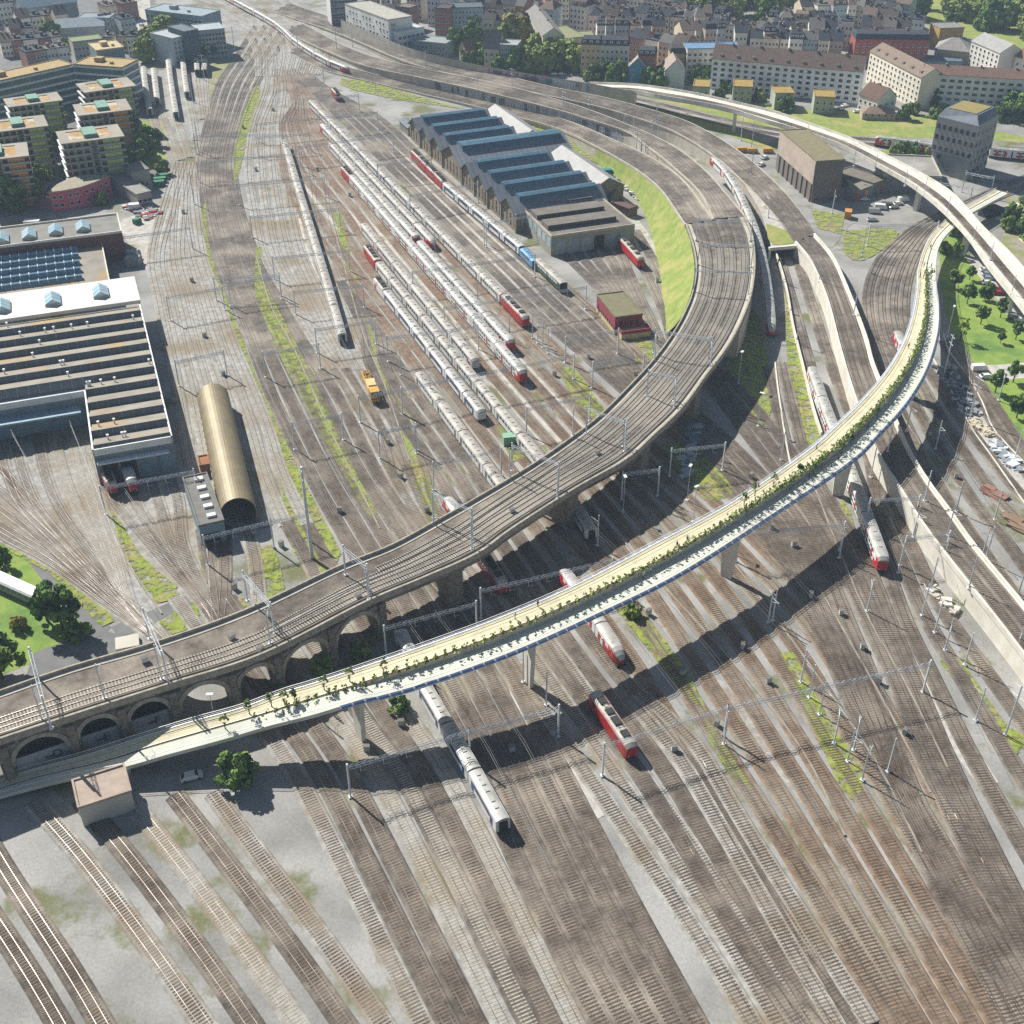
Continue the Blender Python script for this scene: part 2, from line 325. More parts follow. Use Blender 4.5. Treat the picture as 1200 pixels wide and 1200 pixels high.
# ------------------------------------------------------------ grass, verges and walkways
for nm,pts,m in [
 ('grass_verge',[(303,97),(304,118),(293,145),(286,180),(276,213),(274,185),(283,140),(293,112)],'grass'),
 ('grass_verge',[(300,290),(307,290),(308,325),(343,395),(372,455),(420,560),(442,602),(434,606),(405,560),(360,480),(325,410),(300,345)],'weeds'),
 ('grass_verge',[(390,245),(399,250),(414,310),(444,395),(477,480),(514,600),(502,612),(480,545),(455,470),(430,400),(402,300)],'weeds'),
 ('grass_verge',[(241,235),(248,300),(292,420),(312,470),(345,540),(397,655),(362,668),(338,600),(320,520),(296,470),(272,400),(245,330),(232,270)],'weeds'),
 ('grass_verge',[(320,500),(350,560),(400,650),(378,668),(348,655),(334,600)],'grass'),
 ('grass_verge',[(122,600),(134,598),(165,650),(210,690),(208,702),(182,708),(150,660)],'grass'),
 ('grass_verge',[(186,730),(228,704),(236,722),(222,738),(202,744)],'grass'),
 ('grass_verge',[(300,645),(318,638),(334,690),(322,706),(308,700)],'weeds'),
 ('grass_verge',[(254,708),(285,700),(292,712),(260,726)],'grass'),
 ('grass_verge',[(232,650),(243,652),(255,672),(240,680)],'grass'),
 ('grass_verge',[(0,625),(30,632),(100,690),(135,728),(120,735),(60,675),(0,640)],'weeds'),
 ('lawn',[(-60,640),(25,640),(70,680),(118,735),(70,765),(-60,790)],'lawn'),
 ('grass_verge',[(655,435),(672,430),(700,470),(718,490),(690,492),(665,455)],'grass'),
 ('grass_verge',[(738,395),(762,400),(770,425),(745,425)],'grass'),
 ('grass_verge',[(582,500),(600,495),(616,535),(600,545)],'weeds'),
 ('grass_verge',[(915,765),(927,762),(975,850),(1012,905),(1000,940),(985,925),(960,870)],'grass'),
 ('grass_verge',[(985,580),(996,600),(1018,680),(1060,752),(1072,780),(1055,784),(1030,740),(1008,690),(988,640)],'grass'),
 ('grass_verge',[(1100,775),(1120,768),(1180,850),(1210,870),(1190,885),(1150,835)],'grass'),
 ('grass_verge',[(720,712),(737,704),(775,745),(812,800),(826,835),(790,800),(750,750)],'grass'),
 ('grass_verge',[(826,836),(845,870),(885,925),(860,915),(832,870)],'grass'),
 ('grass_verge',[(920,340),(930,350),(946,430),(960,515),(945,540),(932,490),(922,420)],'grass'),
 ('grass_verge',[(852,412),(880,360),(896,400),(905,470),(890,502),(868,485),(850,450)],'grass'),
 ('grass_verge',[(775,520),(800,515),(850,560),(858,580),(835,590),(800,560)],'weeds'),
 ('grass_verge',[(950,246),(990,252),(985,275),(958,268)],'grass'),
 ('grass_verge',[(988,270),(1050,270),(1040,288),(1010,306),(990,298)],'grass'),
 ('grass_verge',[(400,92),(440,98),(520,122),(545,128),(500,122),(440,112),(400,100)],'grass'),
 ('grass_verge',[(600,140),(640,150),(690,172),(720,195),(700,192),(650,165),(610,150)],'grass'),
 ('meadow',[(750,112),(860,140),(950,158),(1020,160),(1150,164),(1300,172),(1300,150),(1150,138),(1000,130),(930,128),(860,118),(800,106)],'grass'),
 ('meadow',[(690,126),(760,136),(850,158),(905,178),(900,170),(850,148),(780,130),(720,120)],'grass'),
 ('meadow',[(1000,178),(1040,176),(1090,182),(1060,190),(1010,186)],'grass'),
 ('park_lawn',[(1100,285),(1120,275),(1140,305),(1172,360),(1210,398),(1212,440),(1150,441),(1130,424),(1115,392),(1103,335)],'lawn'),
 ('park_lawn',[(1148,447),(1215,445),(1260,540),(1205,545),(1165,490)],'lawn'),
 ('park_lawn',[(1180,230),(1230,240),(1260,400),(1215,385),(1195,330),(1175,300)],'weeds'),
 ('meadow',[(230,60),(262,66),(268,85),(250,110),(240,105),(246,80)],'weeds'),
 ('meadow',[(165,140),(195,150),(198,180),(185,200),(160,185)],'grass'),
 ('meadow',[(1040,14),(1120,-8),(1300,-10),(1300,75),(1200,60),(1120,40)],'grass'),
]:
    patch(nm,pts,'verge' if nm=='grass_verge' else m,kind='stuff' if m!='lawn' else 'structure')
for pts,m in [([(168,250),(185,255),(200,320),(186,330),(160,300),(140,262)],'pale'),
 ([(700,240),(740,250),(775,300),(760,300),(720,268)],'pale'),
 ([(1130,300),(1160,305),(1180,350),(1215,380),(1215,395),(1170,352),(1138,312)],'pale'),
 ([(1110,425),(1130,432),(1150,446),(1215,440),(1215,425),(1160,428)],'pale'),
 ([(1112,420),(1132,430),(1165,492),(1205,548),(1260,620),(1240,640),(1190,575),(1135,490),(1106,440)],'pale'),
 ([(30,640),(66,668),(130,735),(118,748),(80,715),(36,662)],'asphalt'),
 ([(130,735),(185,712),(235,692),(240,700),(190,725),(140,748)],'asphalt'),
 ([(40,765),(120,738),(150,748),(110,790),(30,815)],'asphalt'),
 ([(960,245),(1010,235),(1090,250),(1085,262),(1035,268),(1000,262),(975,290),(960,280)],'road'),
 ([(600,790),(625,830),(690,905),(720,950),(700,960),(660,905),(600,825)],'pale'),
 ([(870,540),(905,580),(925,600),(905,600),(880,565)],'pale'),
 ([(985,640),(1005,665),(1020,700),(1052,760),(1040,765),(1010,715),(988,670)],'pale'),
 ([(1060,745),(1080,760),(1110,830),(1170,917),(1150,925),(1100,850),(1065,775)],'pale'),
 ([(700,620),(880,840),(1000,1000),(985,1000),(860,840),(690,630)],'grey'),
 ([(330,150),(350,240),(395,390),(470,560),(455,560),(385,395),(338,245),(325,160)],'pale'),
 ([(985,30),(1000,32),(1012,60),(1004,60)],'road'),
 ([(1260,160),(1110,130),(1065,112),(1045,118),(1100,138),(1260,172)],'road'),
 ([(150,-20),(172,-20),(178,60),(165,70),(158,30)],'pale')]:
    patch('walkway',pts,m)
# tracks filling the foreground left of the pale roofed train
for i,x in enumerate((40,95,150,205,250)):
    line([(x,930+(250-x)*.05),(x+60,1010),(x+150,1130),(x+260,1290)],bed='brown' if i%2 else 'grey',slp='csleeper' if i==2 else 'sleeper')
for x in (-70,-20): line([(x-40,900),(x+20,1010),(x+110,1150),(x+190,1290)])
# light cinder walkways between the sidings
bundle_w=[(200,322,440),(300,398,536),(400,474,634),(540,579,770)]
for i in range(9):
    f=(i+.5)/9; c=crom([G(a_+(b_-a_)*f,v) for v,a_,b_ in bundle_w],8); mb=MB()
    if i in(1,3,4,6,8): tubebox(mb,c,1.5,-.05,.21); struct(mb.build('walkway',M['pale']))
for rows_ in ([(150,420),(200,478),(300,585),(370,665)],[(150,408),(200,464),(300,569),(370,648)],[(150,435),(200,492),(300,601),(370,685)]):
    c=crom([G(u,v) for v,u in rows_],8); mb=MB(); tubebox(mb,c,1.5,-.05,.21); struct(mb.build('walkway',M['pale']))
# ------------------------------------------------------------ curved stone viaduct
VR=[(-110,908,-125,852,11.5),(-60,892,-73,838,11.5),(0,870,-14,817,11.5),(100,837,84,783,11.5),(200,805,184,754,11.5),(308,770,287,717,11.5),(427,710,398,665,11.5),(493,682,458,641,11.5),(560,652,520,607,11.5),(600,623,557,586,11.5),(675,575,622,547,11.5),(733,542,675,510,11.5),(767,512,704,487,11.5),(800,480,733,458,11.5),(827,443,762,427,11.5),(853,408,784,398,11.5),(870,376,800,371,11.5),(881,345,811,343,11.4),(885,310,815,314,11.2),(882,278,811,288,11),(873,254,803,264,11)]
vN,vF=deckrows(VR)
via=empty('stone_viaduct',vN[0].lerp(vF[0],.5)*1.0); via.location.z=0; tag(via,'long curved stone and steel railway viaduct sweeping over the yard tracks','viaduct')
O=Vector(via.location)
def off(mb):
    mb.v=[(a-O.x,b-O.y,c) for a,b,c in mb.v]; return mb
mb=MB(); ribbon(mb,vN,vF); ribbon(mb,vN,vF,-1.6,-1.6)
wallstrip(mb,vN,lambda p:p.z-1.6,lambda p:p.z); wallstrip(mb,vF,lambda p:p.z-1.6,lambda p:p.z)
off(mb).build('deck',M['brown'],via)
mb=MB(); tubebox(mb,mixc(vN,vF,.012),.5,-.7,1.0); off(mb).build('parapet',M['cstone'],via)
mb=MB(); tubebox(mb,mixc(vN,vF,.075),1.9,.0,.22); off(mb).build('service_walkway',M['conc'],via)
mb=MB(); tubebox(mb,mixc(vN,vF,.11),.3,.0,.6); off(mb).build('cable_trough',M['dconc'],via)
mb=MB(); tubebox(mb,mixc(vN,vF,.985),.4,-.7,.9); off(mb).build('parapet',M['cstone'],via)
mb=MB(); tubebox(mb,mixc(vN,vF,.93),1.2,.0,.15); off(mb).build('service_walkway',M['conc'],via)
# lengths along the near edge
sN=arclen(vN)
def nearest(pts,u,v):
    return min(range(len(pts)),key=lambda i:(P(pts[i].x,pts[i].y,pts[i].z)[0]-u)**2+(P(pts[i].x,pts[i].y,pts[i].z)[1]-v)**2)
# arcade: arches cut as openings in the wall between stations; each bay is one wall panel with a barrel behind it
bays=[(-50,),( 20,),(88,),(160,),(228,),(292,),(350,),(404,),(447,)]
cuts=[nearest(vN,u,870-(u)*.33 if u<308 else 770-(u-308)*.5) for u in (-58,8,72,138,200,262,322,385,446)]
def at_s(s):
    j=0
    while j<len(sN)-2 and sN[j+1]<s: j+=1
    q=(s-sN[j])/(sN[j+1]-sN[j]); return vN[j].lerp(vN[j+1],q),vF[j].lerp(vF[j+1],q)
ba=MB(); ring=MB(); barrel=MB(); bayinfo=[]
for a,b in zip(cuts,cuts[1:]):
    s0,s1=sN[a],sN[b]; w=s1-s0; r=w*.5-1.3; cs=(s0+s1)/2; zs=max(.5,9.6-r)
    for fi,inset in ((0,.0),(1,.0)):
        K=18; top=[];arc=[]
        def pt(s,z,ff=fi):
            p=at_s(s)[ff]; return (p.x,p.y,z)
        # spandrel strips
        xs=[cs-r*math.cos(math.pi*k/K) for k in range(K+1)]; zz=[zs+r*math.sin(math.pi*k/K) for k in range(K+1)]
        for k in range(K):
            ba.add([pt(xs[k],zz[k]),pt(xs[k+1],zz[k+1]),pt(xs[k+1],10.8),pt(xs[k],10.8)],[(0,1,2,3)])
        ba.add([pt(s0,-.2),pt(cs-r,-.2),pt(cs-r,10.8),pt(s0,10.8)],[(0,1,2,3)]); ba.add([pt(cs+r,-.2),pt(s1,-.2),pt(s1,10.8),pt(cs+r,10.8)],[(0,1,2,3)])
    for k in range(K):
        a0=at_s(xs[k]);a1=at_s(xs[k+1])
        ba.add([(a0[0].x,a0[0].y,zz[k]),(a1[0].x,a1[0].y,zz[k+1]),(a1[1].x,a1[1].y,zz[k+1]),(a0[1].x,a0[1].y,zz[k])],[(0,1,2,3)])
        # voussoir ring, proud of the wall
        n=(a0[0]-a0[1]).normalized()*.22; ro=(r+1.0)/r
        x2=[cs+(x-cs)*ro for x in (xs[k],xs[k+1])]; z2=[zs+(z-zs)*ro for z in(zz[k],zz[k+1])]
        b0=at_s(x2[0])[0];b1=at_s(x2[1])[0]
        q=[Vector((a0[0].x,a0[0].y,zz[k])),Vector((a1[0].x,a1[0].y,zz[k+1])),Vector((b1.x,b1.y,z2[1])),Vector((b0.x,b0.y,z2[0]))]
        ring.add([v+n for v in q]+q,[(0,1,2,3),(2,3,7,6),(0,1,5,4)])
    for sx in(cs-r,cs+r):
        p,q=at_s(sx); ba.add([(p.x,p.y,-.2),(q.x,q.y,-.2),(q.x,q.y,zs),(p.x,p.y,zs)],[(0,1,2,3)])
    bayinfo.append((cs,r,zs))
off(ba).build('arcade',M['stone'],via); off(ring).build('arch_ring',M['cstone'],via)
for a in cuts:
    mb=MB(); p,q=at_s(sN[a]); d=(p-q).normalized(); t=Vector((-d.y,d.x,0))
    b=[p-t*.75,p+t*.75,p+t*.75+d*.7,p-t*.75+d*.7]; mb.prism([(v.x,v.y) for v in b],-.2,10.2); off(mb).build('pilaster',M['stone'],via)
# piers under the steel spans
for (u,v) in((536,697),(672,620),(755,543),(818,478)):
    i=min(range(len(vN)),key=lambda i:abs(P(vN[i].x,vN[i].y,11.5)[0]-(u+4)))
    p,q=vN[i],vF[i]; d=(q-p).normalized(); t=Vector((-d.y,d.x,0)); mb=MB()
    for z0,z1,e in((-.2,1.0,.5),(1.0,9.2,0),(9.2,9.9,.3)):
        a=p+d*(.8-e);b=q-d*(.8-e); w=1.9+e
        mb.prism([((a-t*w).x,(a-t*w).y),((a+t*w).x,(a+t*w).y),((b+t*w).x,(b+t*w).y),((b-t*w).x,(b-t*w).y)],z0,z1)
    off(mb).build('pier',M['stone'],via)
# abutment body from the last pier northwards (solid embankment with walls)
k0=nearest(vN,868,380)
mb=MB(); wallstrip(mb,vN[k0:],lambda p:0,lambda p:p.z-1.6); wallstrip(mb,vF[k0:],lambda p:0,lambda p:p.z-1.6)
a,b=vN[k0],vF[k0]; mb.add([(a.x,a.y,0),(b.x,b.y,0),(b.x,b.y,b.z-1.6),(a.x,a.y,a.z-1.6)],[(0,1,2,3)])
off(mb).build('abutment_wall',M['conc'],via)
# grey boards in three arches with their painted letters
for u,ch in((30,'D'),(105,'E'),(172,'F')):
    i=min(range(len(bayinfo)),key=lambda k:abs(P(*[*at_s(bayinfo[k][0])[0]][:3])[0]-u)); cs,r,zs=bayinfo[i]
    p0=at_s(cs-r)[0];p1=at_s(cs+r)[0]; q=at_s(cs)[1]; n=(at_s(cs)[0]-q).normalized(); t=(p1-p0).normalized()
    mb=MB(); W=(p1-p0).length; mb.box(0.05,.0,.2,W-.05,.2,5.4)
    ang=math.atan2(t.y,t.x); base=p0-n*.7
    e=empty('arch_board',(base.x,base.y,0),ang); tag(e,'pale grey board with dark letter %s closing the lower half of a viaduct arch'%ch,'board','lettered boards in the viaduct arches')
    mb.build('panel',mat('board_grey','a8acae','989c9e',.5,.7),e)
    mb=MB(); mb.box(.2,-.9,-.1,W-.2,-.02,.5); mb.build('sill',M['conc'],e)
    mb=MB(); mb.box(-1.2,2.6,-.1,W+1.2,2.9,9.9); mb.build('recess_shade_wall',M['black'],e)  # black back wall: the arch's inner shade put into its colour
    def txt(s,size,x,z,nm):
        c=bpy.data.curves.new(nm,'FONT'); c.body=s; c.size=size; c.extrude=.03; c.materials.append(mat('sign_navy','1f2f45',None,1,.6)); t_=link(nm,c); me=bpy.data.meshes.new_from_object(t_.evaluated_get(bpy.context.evaluated_depsgraph_get())); bpy.data.objects.remove(t_); o=link(nm,me,e,(x,-.06,z)); o.rotation_euler=(R(90),0,0); return o
    txt(ch,2.7,W-3.2,2.6,'letter'); txt('\u25a0\u25a0\u25a0',.62,W-4.6,3.1,'small_marks')

# tracks on the viaduct
def decktrack(N,Fc,fr,i0=0,i1=None,**kw): return track([a for a in mixc(N,Fc,fr)[i0:i1]],near=400,**kw)
decktrack(vN,vF,.20,slp='csleeper'); decktrack(vN,vF,.40,slp='csleeper')
ia=nearest(vN,330,760); A=mixc(vN,vF,.60); B=mixc(vN,vF,.42)
cv=[B[i].lerp(A[i],min(1,max(0,(i-ia)/28))) for i in range(ia,len(A))]; track(cv,near=400,slp='csleeper')
ib=nearest(vN,470,693); A2=mixc(vN,vF,.80)
cv=[A[i].lerp(A2[i],min(1,max(0,(i-ib)/30))) for i in range(ib,len(A))]; track(cv,near=400,slp='csleeper')

# ------------------------------------------------------------ embankments
def embank(name,rows,label,cat,wm='wconc',top='brown',n=2,f0=.3,f1=.7,par=True,near=400,zb=-.1,wl='near',parw=.5,parh=.9,trk=True):
    N,Fr=deckrows(rows); e=empty(name,(N[0].x,N[0].y,0)); tag(e,label,cat); o=(N[0].x,N[0].y)
    def of(m): m.v=[(a-o[0],b-o[1],c) for a,b,c in m.v]; return m
    mb=MB(); ribbon(mb,N,Fr); of(mb).build('track_bed',M[top],e)
    mb=MB(); wallstrip(mb,N,lambda p:zb,lambda p:p.z+.0); wallstrip(mb,Fr,lambda p:zb,lambda p:p.z)
    for k in(0,-1): mb.add([(N[k].x,N[k].y,zb),(Fr[k].x,Fr[k].y,zb),(Fr[k].x,Fr[k].y,Fr[k].z),(N[k].x,N[k].y,N[k].z)],[(0,1,2,3)])
    of(mb).build('retaining_wall',M[wm],e)
    if par:
        for c in(mixc(N,Fr,.0),mixc(N,Fr,1.0)):
            mb=MB(); tubebox(mb,c,parw,-.4,parh); of(mb).build('parapet',M[wm],e)
    if trk:
        for i in range(n):
            f=f0+(f1-f0)*(i/(n-1) if n>1 else 0); track(mixc(N,Fr,f),near=near,bed=top)
    return e,N,Fr
# inner two-track ramp round the engine shed
embank('curved_ramp',[(835,258,803,264,11),(803,215,776,225,9.4),(774,192,751,203,7.8),(742,175,722,185,6.5),(715,163,700,173,5.5),(683,149,670,158,4),(650,138,640,147,2.6),(566,117,560,126,1.0),(505,103,500,112,.5),(432,86,428,95,.25),(382,72,378,82,.2),(345,55,342,64,.18)],'curved two track railway ramp with concrete edge round the grass slope','ramp',wm='conc',near=0,parh=.5)
# outer tracks, higher than the inner ramp, with graffiti on their front wall
_,uN,uF=embank('upper_embankment',[(873,254,836,257,11),(851,228,820,226,10.2),(826,200,790,197,9.2),(797,177,760,173,8.4),(762,158,735,155,7.8),(706,135,690,140,7),(656,118,641,126,6.4),(576,97,560,106,5.6),(500,82,490,91,4.6),(440,68,430,78,3.2),(400,52,382,60,1.4),(355,28,332,37,.4)],'broad railway embankment with a graffiti covered front retaining wall','embankment',wm='conc',near=0,n=3,f0=.2,f1=.8,parh=.4)
_,xN,xF=embank('street_side_embankment',[(340,4,320,14,.3),(408,28,398,40,1.5),(488,60,480,74,4),(566,82,560,94,5.4),(646,102,640,112,6),(706,114,700,125,6),(770,131,757,142,6),(815,147,797,158,5.8),(865,177,843,188,5.6),(910,216,885,228,5.5),(940,252,916,262,5.5),(954,276,933,285,5.5)],'brown ballasted main line embankment in front of the city houses','embankment',wm='conc',near=0,n=3,f0=.15,f1=.85,parh=.3)
_,eN,eF=embank('white_walled_embankment',[(954,276,932,285,5.5),(976,303,951,310,5.5),(995,345,969,352,5.5),(1014,395,983,405,5.5),(1022,425,992,437,5.5),(1038,465,1006,480,5.5),(1061,521,1027,532,5.5),(1083,560,1051,569,5.5),(1112,600,1078,612,5.5),(1142,642,1110,655,5.5),(1190,700,1155,712,5.5),(1212,728,1177,740,5.5),(1270,800,1232,812,5.5),(1370,925,1330,938,5.5)],'two track embankment between tall white concrete retaining walls','embankment',n=2,f0=.32,f1=.72,parw=.7)
mb=MB(); 
for off_ in(.055,.085,.94): tubebox(mb,mixc(eF,eN,off_),.35,0,.3)
struct(mb.build('cable_trough_line',M['wconc']))
# gravel triangle above the tunnel mouth
pl=MB(); pts=[G(u,v,5.45) for u,v in((838,185),(850,183),(872,210),(905,240),(922,262),(934,288),(904,291),(899,270),(890,245),(872,215),(855,200))]
bm=bmesh.new(); vs=[bm.verts.new(p) for p in pts]; f=bm.faces.new(vs); bm.normal_update()
if f.normal.z<0: f.normal_flip()
me=bpy.data.meshes.new('gravel_terrace'); bmesh.ops.triangulate(bm,faces=bm.faces[:]); bm.to_mesh(me); bm.free(); me.materials.append(M['pale']); struct(link('gravel_terrace',me))
patch('grass_verge',[(898,262),(915,268),(932,275),(932,285),(905,287),(900,280)],'grass',z=5.47,kind='stuff')
tp=empty('tunnel_portal',G(918,288,0)); tag(tp,'dark tunnel mouth with concrete lintel under the gravel terrace','tunnel portal')
a=G(902,291,5.45);b=G(935,288,5.45);d=(b-a).normalized();mb=MB();W=(b-a).length
e0=Vector((a.x,a.y,0))-Vector(tp.location)
tp.rotation_euler=(0,0,math.atan2(d.y,d.x)); tp.location=(a.x,a.y,0)
mb.box(0,0,4.4,W,1.2,5.6); mb.box(0,0,-.1,.7,1.2,4.4); mb.box(W-.7,0,-.1,W,1.2,4.4); mb.build('portal_frame',M['wconc'],tp)
mb=MB(); mb.box(.7,6,-.1,W-.7,6.3,4.4); mb.build('tunnel_shade_sheet',M['black'],tp)  # black sheet stands in for the darkness inside the tunnel
# low white wall right of the trench, left of the verge
def lowwall(pts,label,h=1.0,w=.45,m='wconc',z=0,nm='low_wall'):
    c=crom([G(u,v,z) for u,v in pts],4); mb=MB(); o=c[0].copy(); mb2=MB(); tubebox(mb,c,w,-.1,h); mb.v=[(a-o.x,b-o.y,cc) for a,b,cc in mb.v]
    x=mb.build(nm,M[m]); x.location=(o.x,o.y,0); tag(x,label,'wall'); return x
lowwall([(905,290),(914,315),(922,345),(929,385),(940,430),(952,480),(962,512)],'thin concrete wall left of the sunken trench tracks',1.6)
lowwall([(908,425),(912,460),(918,500),(925,540),(935,575)],'low pale kerb wall beside the two dark tracks',.4)
lowwall([(1106,392),(1112,412),(1133,440),(1150,470),(1162,500),(1180,522),(1202,545)],'pale curving kerb between the park lawn and the gravel strip',.35)
lowwall([(1092,418),(1108,447),(1125,478),(1140,505),(1165,540),(1200,590),(1230,630)],'low kerb between the rails and the material yard',.35)
lowwall([(816,319),(808,350),(800,372),(790,392)],'curved concrete rim at the foot of the shed side parapet',.6)
# grass slope inside the curve
sl=MB(); up=[(700,175,5),(724,188,6.2),(752,205,7.5),(776,226,9.1),(803,264,10.6),(810,288,10.7),(814,314,10.8),(810,343,11),(800,370,11)]; lo=[(695,186),(715,205),(735,222),(754,248),(766,285),(771,312),(775,342),(779,368),(780,392)]
U=crom([G(*p) for p in up],4);Lw=crom([G(u,v,0.03) for u,v in lo],4)
def rs(c,n):
    s=arclen(c);return [c[min(range(len(s)),key=lambda i:abs(s[i]-s[-1]*k/n))] for k in range(n+1)]
U=rs(U,40);Lw=rs(Lw,40); mid=[(a*.5+b*.5)+Vector((0,0,-.6)) for a,b in zip(U,Lw)]
ribbon(sl,U,mid);ribbon(sl,mid,Lw); struct(sl.build('grass_slope',mat('slope_grass','74883a','8c9848',.3,.95,detail=8,c3='a39c5e',s3=.12,lo3=.48,hi3=.66,grain=.25),smooth=True))
# graffiti on the two walls: irregular painted lettering panels
def graffiti(N,u0,u1,h0,h1,cols,label,seed):
    rnd=random.Random(seed); i0=nearest(N,u0,100) if False else min(range(len(N)),key=lambda i:abs(P(*N[i])[0]-u0)); i1=min(range(len(N)),key=lambda i:abs(P(*N[i])[0]-u1))
    if i0>i1:i0,i1=i1,i0
    seg=resample(N[i0:i1+1],1.0); nr=normals(seg); o=seg[0].copy(); e=empty('graffiti',(o.x,o.y,0)); tag(e,label,'graffiti')
    for k in range(0,len(seg)-3,2):
        p=seg[k]; d=(seg[k+2]-seg[k]); d.z=0; L=d.length; d.normalize(); n=Vector((d.y,-d.x,0)); 
        if n.y>0: n=-n
        if rnd.random()<.12: continue
        c=rnd.randrange(len(cols)); zt=p.z-o.z
        q0=Vector((p.x-o.x,p.y-o.y,0))+n*.32
        a=rnd.uniform(h0,h0+.8); b=rnd.uniform(h1-.8,h1); lm=MB(); sh=rnd.uniform(-.5,.5)
        # a blocky letter: outline of 2 stems and bars
        for x0,z0,x1,z1 in((0,a,.5,b),(L*.62,a,L*.62+.5,b),(0,b-.5,L*.8,b),(0,(a+b)/2-.2,L*.8,(a+b)/2+.25),(0,a,L*.8,a+.4))[:rnd.randint(3,5)]:
            w=[q0+d*(x0-sh+rnd.uniform(-.2,.2))+Vector((0,0,z0)),q0+d*(x1-sh)+Vector((0,0,z0+rnd.uniform(-.2,.2))),q0+d*(x1+sh)+Vector((0,0,z1)),q0+d*(x0+sh)+Vector((0,0,z1+rnd.uniform(-.2,.2)))]
            t=n*.05; lm.add(w+[v+t for v in w],[(4,5,6,7),(0,1,5,4),(2,3,7,6)])
        cn=cols[c]; lm.build('letter',mat('spray_'+cn,cn,None,1,.7),e)
graffiti([p.copy() for p in uF],500,600,.6,5.0,['c3cbd2','4c5f78'],'white and slate graffiti on the wall behind the shed roofs, left stretch',3)
graffiti([p.copy() for p in uF],600,728,.6,6.0,['b9c4d0','33465e','9fb0c2'],'long pale blue graffiti on the wall above the blue sheds',4)
# white railway viaduct, upper right
WR=[(700,108,690,98,4.5),(740,108,740,100,8),(773,114,775,104,10),(815,121,817,111,11),(857,130,857,120,11),(898,143,907,132,11),(933,153,957,149,11),(988,173,1000,165,11),(1033,197,1045,187,11),(1067,217,1085,208,11),(1100,243,1118,230,11),(1133,285-8,1152,268,11),(1158,313,1185,300,11),(1200,366,1228,350,11),(1250,440,1285,420,11),(1300,520,1340,500,11)]
wN,wF=deckrows(WR); wv=empty('white_railway_viaduct',(wN[0].x,wN[0].y,0)); tag(wv,'white concrete railway viaduct curving on slender piers at upper right','viaduct'); O=Vector(wv.location)
mb=MB(); ribbon(mb,wN,wF,.0,.0); off(mb).build('deck',M['wconc'],wv)
mb=MB(); in1=mixc(wN,wF,.22);in2=mixc(wN,wF,.78)
wallstrip(mb,wN,lambda p:p.z-.7,lambda p:p.z+1.0);wallstrip(mb,wF,lambda p:p.z-.7,lambda p:p.z+1.0)
ribbon(mb,wN,in1,-.7,-1.9);ribbon(mb,in2,wF,-1.9,-.7);ribbon(mb,in1,in2,-1.9,-1.9); off(mb).build('box_girder',M['wconc'],wv)
for f in(.02,.98):
    mb=MB(); tubebox(mb,mixc(wN,wF,f),.3,0,1.1); off(mb).build('parapet',M['wconc'],wv)
for u in(866,1072,1128,1181):
    i=min(range(len(wN)),key=lambda i:abs(P(*wN[i])[0]-u+2)); c=wN[i].lerp(wF[i],.45); d=(wF[i]-wN[i]).normalized(); t=Vector((-d.y,d.x,0)); mb=MB()
    vs=[]
    for z,a,b in((-.1,1.3,.8),(7.6,1.3,.8),(9.2,2.4,.9)):
        vs+=[c-d*a-t*b,c+d*a-t*b,c+d*a+t*b,c-d*a+t*b]
        for k in range(-4,0): vs[k]=Vector((vs[k].x,vs[k].y,z))
    mb.add(vs,[(k+j*4,(k+1)%4+j*4,(k+1)%4+j*4+4,k+j*4+4) for j in(0,1) for k in range(4)]+[(8,9,10,11)]); off(mb).build('pier',M['wconc'],wv)
i0=min(range(len(wN)),key=lambda i:abs(P(*wN[i])[0]-752))
mb=MB(); wallstrip(mb,wN[:i0],lambda p:0,lambda p:p.z);wallstrip(mb,wF[:i0],lambda p:0,lambda p:p.z); off(mb).build('abutment_wall',M['conc'],wv)
track(mixc(wN,wF,.42),near=450,bed='brown',bedw=1.7)
rear=crom([G(u,v,4.5) for u,v in((400,32),(480,66),(560,86),(640,100),(700,110),(742,118))],4)
gw=MB(); wallstrip(gw,rear,lambda p:0,lambda p:p.z+4.6); gw.v=[(a-rear[0].x,b-rear[0].y,c) for a,b,c in gw.v]; x=gw.build('retaining_wall',M['conc']); x.location=(rear[0].x,rear[0].y,0); tag(x,'grey retaining wall with colourful graffiti behind the main line','wall')
rr=[Vector((p.x,p.y,p.z+4.2)) for p in rear]
graffiti([Vector((p.x,p.y-.1,p.z)) for p in rear],572,630,4.8,8.4,['b58aa8','8a5f86','d0b8c8'],'pink and purple graffiti on the rear wall below the leafy trees',5)
graffiti([Vector((p.x,p.y-.1,p.z)) for p in rear],640,690,4.8,8.6,['5f8fb5','c2a84e','dfe6ea'],'blue and yellow graffiti on the rear wall left of the white viaduct',6)
# ------------------------------------------------------------ planted footbridge
BR=[ # near u,v  far u,v  z  lower-path drop
 (-40,945,-60,935,1.5,0),(62,918,20,905,2.2,0),(150,900,95,884,4,0),(200,886,160,863,5.5,0),(267,868,225,843,7.5,0),(317,853,280,828,9.6,0),(367,841,330,809,11.5,0),(400,831,370,797,13,0),(490,803,465,765,15,1),(600,762,578,724,16.5,1.4),(700,717,672,684,16.5,1.5),(800,668,768,634,16.5,1.5),(905,601,855,588,16.5,1.5),(1000,537,940,530,16.5,1.5),(1035,503,975,500,16.5,1.5),(1067,467,1012,464,16,1.5),(1090,428,1040,430,15.2,1.4),(1102,388,1058,398,14,1.2),(1103,357,1068,368,12.4,1.2),(1099,333,1073,340,10.8,.6),(1098,308,1075,312,9,0),(1105,283,1087,281,7.8,0),(1124,262,1104,262,7,0),(1140,250,1122,247,6.5,0),(1182,227,1166,222,6,0)]
